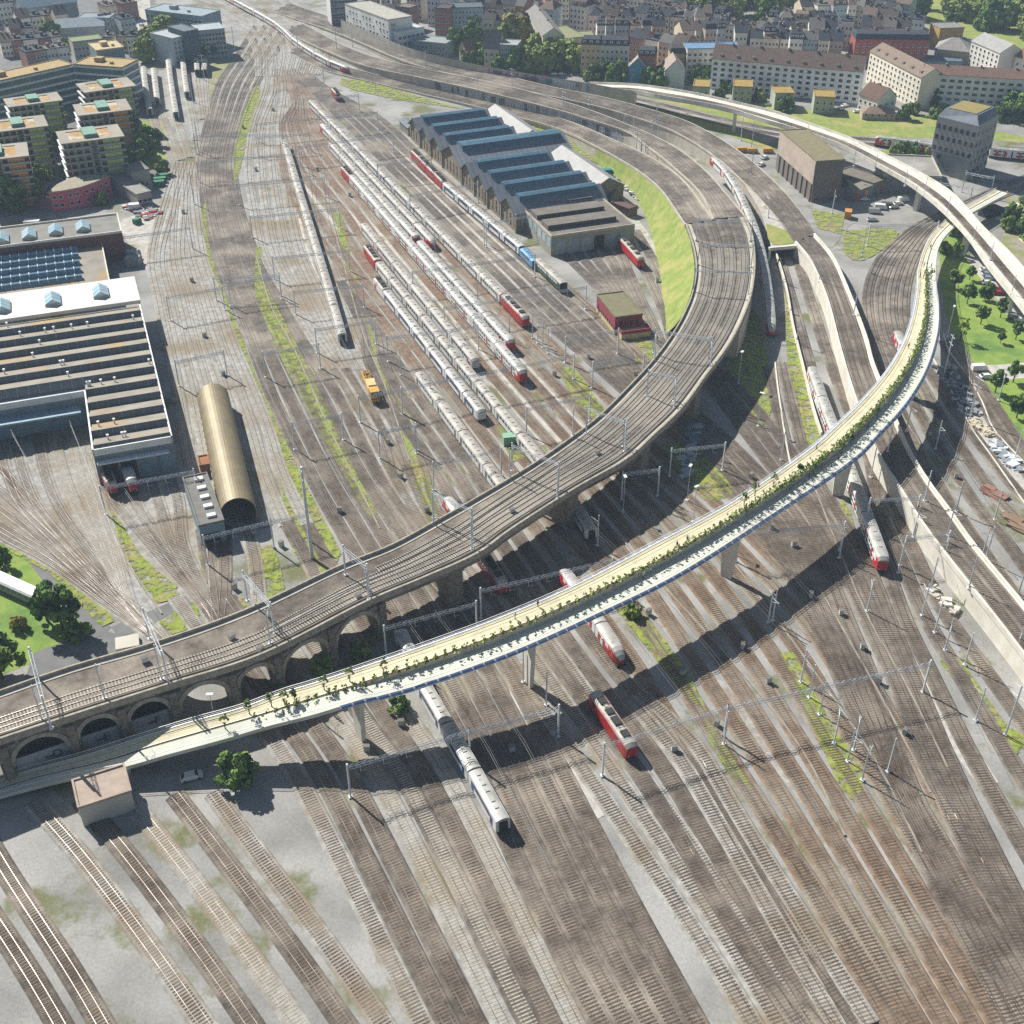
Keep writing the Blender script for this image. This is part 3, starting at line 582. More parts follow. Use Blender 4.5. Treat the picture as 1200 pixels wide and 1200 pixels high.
bN,bF=deckrows(BR,2.0)
drop=[]
ks=[G(r[0],r[1],r[4]) for r in BR]
for p in bN:
    ds=[(p-k).length for k in ks]; i=min(range(len(ds)),key=lambda k:ds[k]); j=i+1 if (i==0 or (i<len(ks)-1 and ds[i+1]<ds[i-1])) else i-1
    w=ds[j]/(ds[i]+ds[j]+1e-6); drop.append(BR[i][5]*w+BR[j][5]*(1-w))
fb=empty('planted_footbridge',(bN[0].x,bN[0].y,0)); tag(fb,'long curving cream footbridge with a hedge and solar edges over the tracks','footbridge'); O=Vector(fb.location)
def low(f): return [Vector((a.x,a.y,a.z-d)) for a,d in zip(mixc(bF,bN,f),drop)]
def hi(f): return mixc(bF,bN,f)
mb=MB(); ribbon(mb,hi(.06),hi(.46)); off(mb).build('upper_path',M['path'],fb)
mb=MB(); ribbon(mb,low(.525),low(.92),.01,.01); off(mb).build('lower_path',M['path2'],fb)
mb=MB(); wallstrip2=[(a,b) for a,b in zip(hi(.525),low(.525))]
vs=[]
for a,b in wallstrip2: vs+=[tuple(a),tuple(b)]
mb.add(vs,[(2*i,2*i+1,2*i+3,2*i+2) for i in range(len(vs)//2-1)]); off(mb).build('dividing_wall',M['conc'],fb)
mb=MB(); ribbon(mb,hi(.46),hi(.525),.0,.0); off(mb).build('planting_bed',mat('soil','6b5a3c','57492f',1,.95),fb)
mb=MB(); A,B=hi(.06),low(.92); ribbon(mb,A,B,-1.3,-.9); wallstrip(mb,A,lambda p:p.z-1.3,lambda p:p.z); wallstrip(mb,B,lambda p:p.z-.9,lambda p:p.z); off(mb).build('girder',M['wconc'],fb)
i0=min(range(len(bN)),key=lambda i:abs(P(*bN[i])[0]-400)); i1=max(i for i in range(len(bN)) if P(*bN[i])[1]>322)
def solar(c0,c1,z0,z1,nm):
    mb=MB(); a,b=c0,c1; Ls=arclen(a); fr=MB(); pn=MB()
    ra=resample(a,2.5); n=len(ra)-1; sb=arclen(b); rb=resample(b,sb[-1]/n if n else 1)
    m=min(len(ra),len(rb))
    for i in range(m-1):
        q=[ra[i],ra[i+1],rb[i+1],rb[i]]; zz=(z0,z0,z1,z1); q=[Vector((p.x,p.y,p.z+z)) for p,z in zip(q,zz)]
        c=sum(q,Vector())/4; pn.add([c+(p-c)*.86+Vector((0,0,.03)) for p in q],[(0,1,2,3)])
        fr.add(q,[(0,1,2,3)])
    off(fr).build('panel_frame',M['white'],fb); off(pn).build(nm,mat('solar_cell','8394b4','7486a8',.8,.35),fb)
solar(hi(.0)[i0:i1],hi(.06)[i0:i1],-.35,.05,'solar_strip'); solar(low(.925)[i0:i1],low(1.0)[i0:i1],.25,-.3,'solar_strip')
mb=MB(); tubebox(mb,hi(.065),.1,.95,1.05); tubebox(mb,hi(.065),.05,.5,.55); tubebox(mb,hi(.072),.25,0,.12); off(mb).build('railing',M['white'],fb)
mb=MB(); tubebox(mb,low(.915),.1,.95,1.05); tubebox(mb,low(.915),.05,.5,.55); off(mb).build('railing',M['white'],fb)
mb=MB(); tubebox(mb,hi(.46),.12,.0,.12); off(mb).build('kerb',M['white'],fb)
mb=MB(); tubebox(mb,hi(.25),.08,.0,.015); off(mb).build('path_line',mat('path_seam','8c8468',None,1,.9),fb)
# hedge: thousands of small leaves along the bed
rnd=random.Random(5); mb=MB(); mb2=MB()
hc=hi(.492); w0=int(len(hc)*.12)
for i in range(w0,len(hc)-1):
    p=hc[i]; fr=(i-w0)/(len(hc)-w0); x=P(*p)[0]
    if P(*p)[1]<318: continue
    dens=4 if x<330 else (30 if x>850 else 18)
    a=hi(.50)[i] if False else None
    wd=(bF[i]-bN[i]).length*.03
    for k in range(dens):
        hgt=rnd.random()**1.2*(1.3 if x>850 else .8)
        c=Vector((p.x+rnd.gauss(0,wd*.8),p.y+rnd.gauss(0,wd*.8)+rnd.uniform(-1,1),p.z+.1+hgt)); s=rnd.uniform(.12,.26)
        u=Vector((rnd.gauss(0,1),rnd.gauss(0,1),rnd.gauss(0,1))).normalized(); v=u.orthogonal().normalized()
        (mb if rnd.random()<.6 else mb2).add([c-u*s-v*s,c+u*s-v*s,c+u*s+v*s,c-u*s+v*s],[(0,1,2,3)])
hd=struct(off(mb).build('hedge',M['hedge'],fb),'stuff'); hd2=struct(off(mb2).build('hedge_tips',mat('hedge_tip','8a9a48','9aa558',1,.9),fb),'stuff')
for u,v in((140,905),(420,850),(605,787),(843,672),(972,578),(1090,470)):
    c=G(u,v,0); i=min(range(len(bN)),key=lambda i:(bN[i].lerp(bF[i],.4).xy-c.xy).length); d=(bF[i]-bN[i]); d.z=0; d.normalize(); t=Vector((-d.y,d.x,0)); 
    c=bN[i].lerp(bF[i],.42); zt=c.z-drop[i]-.6
    vs=[]
    for z,a,b in((-.1,1.4,.45),(zt,2.3,.55)): vs+=[Vector((q.x,q.y,z)) for q in(c-d*a-t*b,c+d*a-t*b,c+d*a+t*b,c-d*a+t*b)]
    mb=MB(); mb.add(vs,[(k,(k+1)%4,(k+1)%4+4,k+4) for k in range(4)]+[(4,5,6,7)]); off(mb).build('pier',M['wconc'],fb)
def bridge_pt(u,v):
    """a spot on the bridge decks seen at this pixel"""
    best=None
    for i in range(len(bN)):
        for f,z in((.10,0),(.18,0),(.26,0),(.34,0),(.42,0),(.49,0),(.60,1),(.72,1),(.80,1),(.88,1)):
            p=bF[i].lerp(bN[i],f); 
            if z: p=p-Vector((0,0,drop[i]))
            a,b=P(*p); d=(a-u)**2+(b-v)**2
            if best is None or d<best[0]: best=(d,p,f)
    return best[1]
# ------------------------------------------------------------ trains
TC={}
def prof(w,h,zb,round_=.55):
    hw=w/2; pts=[(-hw,zb),(hw,zb),(hw,h-round_)]
    for k in range(1,8):
        t=math.pi*k/8; pts.append((hw*math.cos(t),h-round_+round_*math.sin(t)))
    pts.append((-hw,h-round_)); return pts
def coachmesh(kind,L,nose=0):
    """nose: 0 none, 1 front (+x), -1 back"""
    key=(kind,round(L,1),nose)
    if key in TC: return TC[key]
    D=dict(white=(3.9,'white','silver','window','red'),grey=(3.95,'white','groof','window','dconc'),double=(4.55,'white','silver','window','red'),bluewhite=(3.9,'white','silver','window','blue'),green=(3.9,'green','groof','white','green'),dark=(3.9,'dconc','groof','window','dconc'),loco=(4.2,'red','groof','window','red'),wloco=(4.2,'white','groof','window','red'),blue=(3.6,'lblue','lblue','window','lblue'),redcar=(3.9,'red','groof','window','red'),slim=(3.8,'white','silver','window','red'),dred=(4.55,'red','silver','window','red'))[kind]
    h,body,roof,win,door=D; h+=.2; w=2.95; zb=.95; rd=.62; hl=L/2-.25; parts=[]
    def loft(pr,xs,sc):
        mb=MB(); n=len(pr); vs=[]
        for x,(sy,szt) in zip(xs,sc):
            for y,z in pr: vs.append((x,y*sy,zb+(z-zb)*szt))
        fs=[]
        for i in range(len(xs)-1):
            for j in range(n): a=i*n+j;b=i*n+(j+1)%n; fs.append((a,b,b+n,a+n))
        fs.append(tuple(range(n))[::-1]); fs.append(tuple(range((len(xs)-1)*n,len(xs)*n)))
        mb.add(vs,fs); m_=len(xs)-1
        if nose:
            for i in range(m_):
                if i!=(0 if nose>0 else m_-1):
                    for j in range(n): mb.m[i*n+j]=1
            mb.m[m_*n+(1 if nose>0 else 0)]=1
        return mb
    pr=[(-w/2,zb),(w/2,zb),(w/2,h-rd),(w/2*.93,h-rd*.55),(-w/2*.93,h-rd*.55),(-w/2,h-rd)]
    rp=[(w/2*1.01,h-rd)]+[(w/2*1.01*math.cos(math.pi*k/10),h-rd+.0+rd*math.sin(math.pi*k/10)) for k in range(1,10)]+[(-w/2*1.01,h-rd)]
    xs=[-hl,hl]; sc=[(1,1),(1,1)]; nl=0
    if nose:
        nl=4.5 if kind in('slim','white') else 1.6
        steps=[(0,(1,1)),(.35,(.96,.97)),(.6,(.86,.86)),(.82,(.66,.66)),(1,(.36,.42))] if nl>2 else [(0,(1,1)),(.5,(.97,.97)),(1,(.86,.8))]
        if nose>0: xs=[-hl]+[hl-nl+nl*a for a,_ in steps]; sc=[(1,1)]+[b for _,b in steps]
        else: xs=[-hl+nl-nl*a for a,_ in reversed(steps)]+[hl]; sc=[b for _,b in reversed(steps)]+[(1,1)]
    parts.append(('coach' if kind not in('loco','wloco') else 'locomotive_body',loft(pr,xs,sc),body,None))
    mb=MB(); n=len(rp)
    rx=[x for x in xs]; vs=[]
    for x,(sy,sz) in zip(xs,sc):
        for y,z in rp: vs.append((x,y*sy,zb+(z-zb)*sz+.015))
    fs=[(i*n+j,i*n+j+1,(i+1)*n+j+1,(i+1)*n+j) for i in range(len(xs)-1) for j in range(n-1)]+[tuple(range(n))[::-1],tuple(range((len(xs)-1)*n,len(xs)*n))]
    mb.add(vs,fs)
    for k in range(6): # roof vents
        x=-hl+L*(.1+.16*k); 
        if abs(x)<hl-nl-1: mb.box(x-(.8 if k%2 else .35),-.4,h-.02,x+(.8 if k%2 else .35),.4,h+.16)
    parts.append(('roof',mb,roof,None))
    x0,x1=-hl+1.6+(nl if nose<0 else 0),hl-1.6-(nl if nose>0 else 0)
    mb=MB(); rows=[(1.55+.95,2.35+.95)] if h<4.7 else [(1.45,2.15),(3.0,3.7)]
    if kind in('loco','wloco'): rows=[(2.6,3.3)]
    st=2.0
    for z0,z1 in rows:
        for sd in(-1,1):
            x=x0
            while x+1.5<x1:
                if kind not in('loco','wloco') or x<x0+1 or x+1.5>x1-1.2: mb.box(x,sd*w/2-.015,z0,x+1.5,sd*w/2+.02 if sd>0 else sd*w/2+.015,z1) if sd>0 else mb.box(x,sd*w/2-.02,z0,x+1.5,sd*w/2+.015,z1)
                x+=st
    if nose: # cab windscreen
        s=1 if nose>0 else -1
        if nl>2: q=[(s*(hl-nl*.72),-.95,h-.62),(s*(hl-nl*.72),.95,h-.62),(s*(hl-nl*.3),.72,h-1.55),(s*(hl-nl*.3),-.72,h-1.55)]; q=[(a,b,c+.32) for a,b,c in q]
        else: q=[(s*(hl-nl*.35),-1.15,h-.55),(s*(hl-nl*.35),1.15,h-.55),(s*(hl+.03),1.0,h-1.75),(s*(hl+.03),-1.0,h-1.75)]
        mb.add(q,[(0,1,2,3)])
    parts.append(('window_band',mb,win,None))
    if kind not in('loco','wloco','dark','blue'):
        for x in(x0-.1,x1-1.2) if h<4.7 else (-L*.22,L*.16):
            for sd in(-1,1): mb=MB(); y=sd*w/2; mb.box(x,min(y-.03,y+.03),1.1,x+1.3,max(y-.03,y+.03),3.2); parts.append(('door',mb,door,None))
    if kind=='bluewhite':
        mb=MB()
        for sd in(-1,1): y=sd*w/2; mb.box(x0+1.5,min(y-.012,y+.012),2.25,x1-1.6,max(y-.012,y+.012),3.5)
        parts.append(('stripe',mb,'blue',None))
    if kind in('loco','wloco'):
        mb=MB()
        for x,l in((-hl*.62,2.2),(-hl*.2,1.6),(hl*.15,2.4),(hl*.62,1.8)): mb.box(x-l/2,-.8,h-.05,x+l/2,.8,h+.35)
        for x in(-hl*.42,hl*.42):
            for y in(-.5,.5): mb.tube((x-.9,y,h+.3),(x+.4,y,h+.75),.06)
            mb.tube((x+.4,-.9,h+.75),(x+.4,.9,h+.75),.06)
        parts.append(('roof_equipment',mb,'dark',None))
    mb=MB()
    for x in(-hl*.7,hl*.7):
        mb.box(x-1.6,-1.1,.25,x+1.6,1.1,.8)
        for dx in(-1.1,1.1):
            for y in(-.85,.7): mb.tube((x+dx,y,.55),(x+dx,y+.15,.55),.45,n=10)
    mb.box(-hl*.45,-1.1,.4,hl*.45,1.1,1.0)
    parts.append(('bogie',mb,'dark',None))
    if not nose:
        mb=MB(); mb.box(hl-.05,-.8,1.1,hl+.5,.8,3.4); parts.append(('gangway',mb,'black',None))
    else:
        mb=MB(); s=1 if nose>0 else -1
        for y in(-.85,.7):
            xx=s*(hl-(.9 if nl>2 else 0)); mb.box(min(xx,xx+s*.1),y,1.2,max(xx,xx+s*.1),y+.22,1.42)
        parts.append(('headlight',mb,'white',None))
        if kind in('white','slim','double','grey','wloco'):
            mb=MB(); a=s*(hl-nl-2.2); b=s*(hl-nl*.9)
            for sd in(-1,1): y=sd*w/2; mb.box(min(a,b),min(y-.02,y+.02),1.0,max(a,b),max(y-.02,y+.02),2.4)
            parts.append(('red_nose_flank',mb,'red',None))
    TC[key]=[(nm,mb.mesh(nm,[M[m_],M['red' if kind in('double','slim','white') else m_]]),m_) for nm,mb,m_,_ in parts]; return TC[key]
def train(path,cars,label,cat='train',group='trains standing in the yard',z=.2,curve=None):
    """path: pixels (u,v[,z]) of the two roof ends or more; cars: list of (kind,length,nose) scaled to fit"""
    pts=[G(p[0],p[1],4.0+(p[2] if len(p)>2 else 0)) for p in path]; pts=[Vector((p.x,p.y,p.z-4.0)) for p in pts]
    c=crom(pts,3) if len(pts)>2 else pts
    s=arclen(c); tot=s[-1]; nom=sum(k[1] for k in cars); sc=tot/nom
    root=empty('train' if cat=='train' else ('locomotive' if cat=='locomotive' else cat.replace(' ','_')),pts[0]+Vector((0,0,z))); tag(root,label,cat,group)
    def at(d):
        d=max(0,min(tot,d)); j=0
        while j<len(s)-2 and s[j+1]<d: j+=1
        return c[j].lerp(c[j+1],(d-s[j])/(s[j+1]-s[j]))
    d=0
    for kind,L,nose in cars:
        L*=sc; a,b=at(d),at(d+L); d+=L; m=(a+b)/2; t=b-a; ms=coachmesh(kind,round(L,0),nose)
        k=L/round(L,0)
        body=link(ms[0][0],ms[0][1],root,m-pts[0]); body.rotation_euler=(0,-math.atan2(t.z,t.xy.length),math.atan2(t.y,t.x)); body.scale=(k,1,1)
        for nm,me,_ in ms[1:]: link(nm,me,body)
    return root
w=('white',26,0); g_=('grey',26,0); b_=('bluewhite',25,0); dd=('double',26,0)
def n_(kind,e,L=26): return (kind,L,e)
train([(364,117),(590,345)],[n_('grey',0)]*13,'long white train on the track nearest the blue sheds, ending at a red engine')
train([(591,346),(617,373)],[('loco',18,1)],'red engine at the lower end of the long white train by the shed tracks','locomotive')
train([(376,143),(509,283)],[('slim',26,-1)]+[g_]*6+[('slim',26,1)],'white express with red noses between two longer rakes')
train([(388,167),(489,279)],[g_]*5+[('double',24,1)],'short white rake left of the red nosed express, dark front')
train([(491,283),(600,402)],[('double',26,-1),('double',26,0),('double',26,0),('double',26,1)],'white double decker with dark nose ending beside the red engine')
train([(402,195),(614,438)],[('loco',18,-1)]+[dd]*8+[('double',26,1)],'long white double decker with red doors, its nose furthest down the middle sidings')
train([(426,262),(558,422)],[g_]*5+[('grey',26,1)],'grey roofed coaches ending at a black gangway, middle of the sidings')
train([(429,287),(443,306)],[('loco',18,-1)],'small red locomotive heading the grey roofed rake by the second gantry','locomotive')
train([(444,307),(640,544),(694,620)],[g_]*11,'long grey roofed coach rake running down beneath the stone viaduct')
train([(441,325),(565,482)],[('wloco',19,-1),b_,b_,b_,b_,b_,('bluewhite',20,1)],'blue and white commuter train with dark square front left of the grey rake')
train([(491,436),(598,580)],[g_,g_,g_,('grey',22,0)],'grey roofed coach rake at the left, ending against the viaduct')
train([(658,661),(730,768)],[n_('white',-1),w,n_('white',1)],'white train with red nose emerging from under the planted footbridge')
train([(521,577),(552,622)],[('white',26,-1),('grey',12,0)],'short white and red railcar just above the stone viaduct')
train([(562,642),(590,684)],[('loco',22,1)],'dark red engine in the shade just below the viaduct','locomotive')
train([(468,735),(492,790)],[('bluewhite',24,-1)],'blue roofed railcar in the shade beside the last stone arch','railcar')
train([(495,797),(523,845),(565,917),(590,962)],[('bluewhite',26,0)]*3,'pale roofed commuter train at the bottom edge under the footbridge')
train([(697,811),(742,876)],[('loco',19,1)],'red electric locomotive with grey roof alone between the lower tracks','locomotive')
train([(951,430),(964,467),(1000,560),(1036,658)],[n_('double',-1),dd,dd,dd,n_('double',1)],'silver double decker with red nose passing beneath the footbridge at right')
train([(834,181,6.5),(856,205,6.3),(874,240,5.5),(888,275,4.3),(897,315,2.6),(902,350,1.2),(905,384,.2)],[n_('slim',-1),('slim',26,0),('slim',26,0),('slim',26,0),('slim',26,0),('slim',26,0),('slim',26,0),n_('slim',1)],'slender white express curving down beside the viaduct with a red nose')
train([(333,164),(350,220),(378,312),(401,392)],[g_]*8,'solitary grey roofed train casting a dark shadow on the left sidings')
train([(262,-8),(322,25),(345,45),(378,66),(409,79)],[w]*10+[('white',26,1)],'long white train curving through the station throat at top')
for nm,p,k in(('grey roofed coaches of the sidings left of the throat, leftmost row',[(168,78),(170,98),(175,128)],3),('pair of grey coaches second from left beside the tower block trees',[(180,80),(184,116)],2),('longest bent row of grey coaches in the north west sidings',[(197,70),(200,95),(206,132)],3),('two coach row fourth from left in the north west sidings',[(214,68),(216,88),(219,108)],2)):
    train(p,[g_]*k,nm)
train([(230,68),(231,82)],[('dark',20,0)],'short dark coach beside its twin near the grey hut, left one','coach'); train([(240,68),(239,82)],[('dark',20,0)],'short dark coach beside its twin near the grey hut, right one','coach')
train([(484,176),(496,188),(508,200),(521,213)],[('loco',18,-1),('loco',18,1)]*2,'string of four red locomotives along the stone shed front','locomotives')
train([(522,214),(612,289)],[b_]*5,'blue and white coach rake alongside the blue sheds','train')
train([(613,290),(628,305)],[('blue',20,0)],'pale blue tank wagon behind the blue and white coaches','wagon')
train([(630,303),(661,332)],[('green',24,0)],'dark green coach with pale roof at the end of the shed siding','coach')
train([(728,278),(752,304)],[('loco',20,1)],'bright red diesel locomotive parked right of the shed doors','locomotive')
train([(1026,161),(1062,165),(1099,171)],[n_('double',-1),dd,dd],'double decker with red doors passing left of the grey tower')
train([(1160,174),(1190,177),(1240,180)],[dd,dd,dd],'double decker with red doors passing right of the grey tower')
train([(1050,384),(1060,404)],[n_('white',-1,20)],'white and red railcar nose half hidden by the footbridge','railcar')
train([(124,552),(131,567)],[('loco',18,1)],'red railcar peeking out of the left depot door','railcar'); train([(149,550),(155,566)],[('double',18,1)],'blue fronted railcar peeking out of the second depot door','railcar')
train([(391,104),(396,110)],[('loco',14,1)],'tiny red shunter in front of the distant sidings','locomotive')
# yellow crane wagon
cw=empty('crane_wagon',G(434,456,0)); a=G(429,440);b=G(443,478);cw.rotation_euler=(0,0,math.atan2((b-a).y,(b-a).x)); tag(cw,'yellow rail crane wagon with folded lattice jib on a left siding','crane wagon')
mb=MB(); mb.box(-9,-1.3,1.0,10,1.3,1.7); mb.build('chassis',M['yellow'],cw)
mb=MB(); mb.prism([(0,-1.4),(6.2,-1.4),(6.2,1.4),(0,1.4)],1.7,3.7); mb.box(1,-1.2,3.7,5,1.2,4.1); mb.build('machine_house',mat('pale_yellow','e4c78a','d5b674',.6,.6),cw)
mb=MB(); mb.box(6.6,-1.4,1.7,9.6,1.4,4.2); c=mb.build('cab',M['yellow'],cw)
mb=MB(); mb.box(9.58,-1.1,2.9,9.64,1.1,3.8); mb.box(7,-1.43,2.9,9,-1.39,3.8); mb.build('cab_window',M['window'],c)
mb=MB()
for y in(-.6,.6):
    for z in(2.2,3.2): mb.tube((-9,y,z),(0,y,z),.09)
    for k in range(8): mb.tube((-9+k*1.1,y,2.2),(-8.4+k*1.1,y,3.2),.06); mb.tube((-8.4+k*1.1,y,3.2),(-7.9+k*1.1,y,2.2),.06)
for k in range(5): mb.box(-8+k*1.7,-.9,1.7,-7.2+k*1.7,.9,2.3+.3*(k%2))
mb.build('lattice_jib',mat('ochre','b08b4a','8e6d38',1,.7),cw)
for x in(-6,6):
    mb=MB(); mb.box(x-1.5,-1.1,.3,x+1.5,1.1,.9); [mb.tube((x+dx,y,.55),(x+dx,y+.15,.55),.45,n=10) for dx in(-1,1) for y in(-.85,.7)]; mb.build('bogie',M['dark'],cw)
# ------------------------------------------------------------ buildings
WM={}
def winmesh(w,h,frame='white',pane='window'):
    k=(round(w,1),round(h,1),frame,pane)
    if k not in WM:
        mb=MB(); mb.box(-w/2,-.05,0,w/2,.06,h,0); mb.box(-w/2+.12,-.075,.12,w/2-.12,-.052,h-.12,1); mb.box(-w/2-.1,-.16,-.1,w/2+.1,.03,-.001,0)
        WM[k]=mb.mesh('window',[M[frame] if frame in M else MATS[frame],M[pane] if pane in M else MATS[pane]])
    return WM[k]
def windows(par,W,D,h,nx,nz,sides='f',w=1.3,wh=1.5,z0=1.4,frame='white',pane='window',cap=96,ny=None,skip=0):
    fl=(h-z0-.6)/nz; cnt=0; ny=ny or max(1,int(nx*D/W))
    def put(x,y,z,rot):
        o=link('window',me,par,(x,y,z)); o.rotation_euler=(0,0,rot)
    me=winmesh(w,wh,frame,pane)
    for s in sides:
        n=nx if s in 'fb' else ny; 
        for j in range(nz):
            for i in range(n):
                if cnt>=cap: return
                if skip and (i*7+j*3)%skip==0: continue
                t=(i+.5)/n; z=z0+j*fl
                if s=='f': put(W*t,-.0,z,0)
                elif s=='r': put(W,D*t,z,R(90))
                elif s=='l': put(0,D*t,z,R(-90))
                else: put(W*t,D,z,R(180))
                cnt+=1
def wallm(c): 
    k='wall_'+c
    return mat(k,c,None,.12,.9,0,0,6)
def roofm(c):
    k='roof_'+c
    return mat(k,c,None,.5,.9,0,0,5)
def house(name,p0,p1,dep,h,wall,roof,rt='flat',nx=6,nz=4,label=None,cat='house',group=None,at='eave',sides='fr',rh=None,ww=1.3,wh=1.6,p2=None,cap=96,autolab=None,frame='white',pane='window',chim=0,dorm=0,eave=.4,ny=None,skip=0,axis='x'):
    zz=h if at=='eave' else 0
    a=G(*p0,zz);b=G(*p1,zz); d=b-a; W=d.length; ang=math.atan2(d.y,d.x); D=dep
    if p2 is not None:
        c=G(*p2,zz)-a; n=Vector((-d.y,d.x,0)).normalized(); D=abs(c.dot(n))
    e=empty(name,(a.x,a.y,0),ang)
    if label: tag(e,label,cat,group)
    else: auto(e,autolab,cat,group,P((a.x+b.x)/2,(a.y+b.y)/2,h))
    mb=MB(); mb.box(0,0,-.1,W,D,h); 
    rh=rh if rh is not None else D*.32
    if rt=='gable' and axis=='x':
        mb.add([(0,0,h),(0,D,h),(0,D/2,h+rh-.05)],[(0,2,1)]); mb.add([(W,0,h),(W,D,h),(W,D/2,h+rh-.05)],[(0,1,2)])
    if rt=='gable' and axis=='y':
        mb.add([(0,0,h),(W,0,h),(W/2,0,h+rh-.05)],[(0,1,2)]); mb.add([(0,D,h),(W,D,h),(W/2,D,h+rh-.05)],[(0,2,1)])
    mb.build('wall',wallm(wall),e)
    mb=MB(); o=eave
    if rt=='flat':
        mb.box(-.15,-.15,h,W+.15,.25,h+.6); mb.box(-.15,D-.25,h,W+.15,D+.15,h+.6); mb.box(-.15,.25,h,.25,D-.25,h+.6); mb.box(W-.25,.25,h,W+.15,D-.25,h+.6); mb.box(.25,.25,h,W-.25,D-.25,h+.3)
        if chim:
            mb.box(W*.3,D*.4,h+.3,W*.3+min(4,W*.25),D*.4+min(4,D*.3),h+2.4); mb.box(W*.65,D*.3,h+.3,W*.65+1.5,D*.3+1.5,h+1.4)
        rf=mb.build('roof',roofm(roof),e)
    elif rt=='gable' and axis=='x':
        for y0,y1 in((-o,D/2),(D+o,D/2)):
            zl=h-o*rh/(D/2); q=[(-o,y0,zl),(W+o,y0,zl),(W+o,y1,h+rh),(-o,y1,h+rh)]; mb.add(q+[(x,y,z+.22) for x,y,z in q],[(4,5,6,7),(0,1,5,4),(1,2,6,5),(3,0,4,7),(0,3,2,1)])
        rf=mb.build('roof',roofm(roof),e)
    elif rt=='gable':
        for x0,x1 in((-o,W/2),(W+o,W/2)):
            zl=h-o*rh/(W/2); q=[(x0,-o,zl),(x0,D+o,zl),(x1,D+o,h+rh),(x1,-o,h+rh)]; mb.add(q+[(x,y,z+.22) for x,y,z in q],[(4,5,6,7),(0,1,5,4),(1,2,6,5),(3,0,4,7),(0,3,2,1)])
        rf=mb.build('roof',roofm(roof),e)
    elif rt=='mansard':
        k=min(2.6,rh); i=1.5
        vs=[(-.2,-.2,h),(W+.2,-.2,h),(W+.2,D+.2,h),(-.2,D+.2,h),(i*.2,i,h+k),(W-i*.2,i,h+k),(W-i*.2,D-i,h+k),(i*.2,D-i,h+k)]
        mb.add(vs,[(0,1,5,4),(1,2,6,5),(2,3,7,6),(3,0,4,7)]); q=[(i*.2,i,h+k),(W-i*.2,i,h+k),(W-i*.2,D-i,h+k),(i*.2,D-i,h+k),(1,D/2,h+k+1.2),(W-1,D/2,h+k+1.2)]
        mb.add(q,[(0,1,5,4),(1,2,5),(2,3,4,5),(3,0,4)]); rf=mb.build('roof',roofm(roof),e)
    elif rt=='hip':
        vs=[(-o,-o,h),(W+o,-o,h),(W+o,D+o,h),(-o,D+o,h),(min(D/2,W*.4),D/2,h+rh),(W-min(D/2,W*.4),D/2,h+rh)]
        mb.add(vs,[(0,1,5,4),(1,2,5),(2,3,4,5),(3,0,4),(0,3,2,1)]); rf=mb.build('roof',roofm(roof),e)
    if rt!='flat':
        for k in range(chim):
            mb=MB(); x=W*(k+.6)/(chim+.3); mb.box(x,D*.45,h+.5,x+.9,D*.45+1.2,h+rh+1.0 if rt!='mansard' else h+5); mb.build('chimney',wallm('9b8878'),rf)
        for k in range(dorm):
            x=W*(k+.5)/dorm; mb=MB(); 
            y=.9 if rt=='mansard' else D*.14; zb=h+.3
            mb.box(x-.8,y-.6,zb,x+.8,y+2.0,zb+1.7,0); mb.box(x-.95,y-.75,zb+1.7,x+.95,y+2.0,zb+1.85,1); mb.box(x-.5,y-.63,zb+.3,x+.5,y-.605,zb+1.4,2); 
            me=mb; o_=me.build('dormer',[M['white'],roofm(roof),M['window']],rf)
    if nz: windows(e,W,D,h,nx,nz,sides,ww,wh,frame=frame,pane=pane,cap=cap,ny=ny,skip=skip)
    return e,W,D
CR='9a9a94'
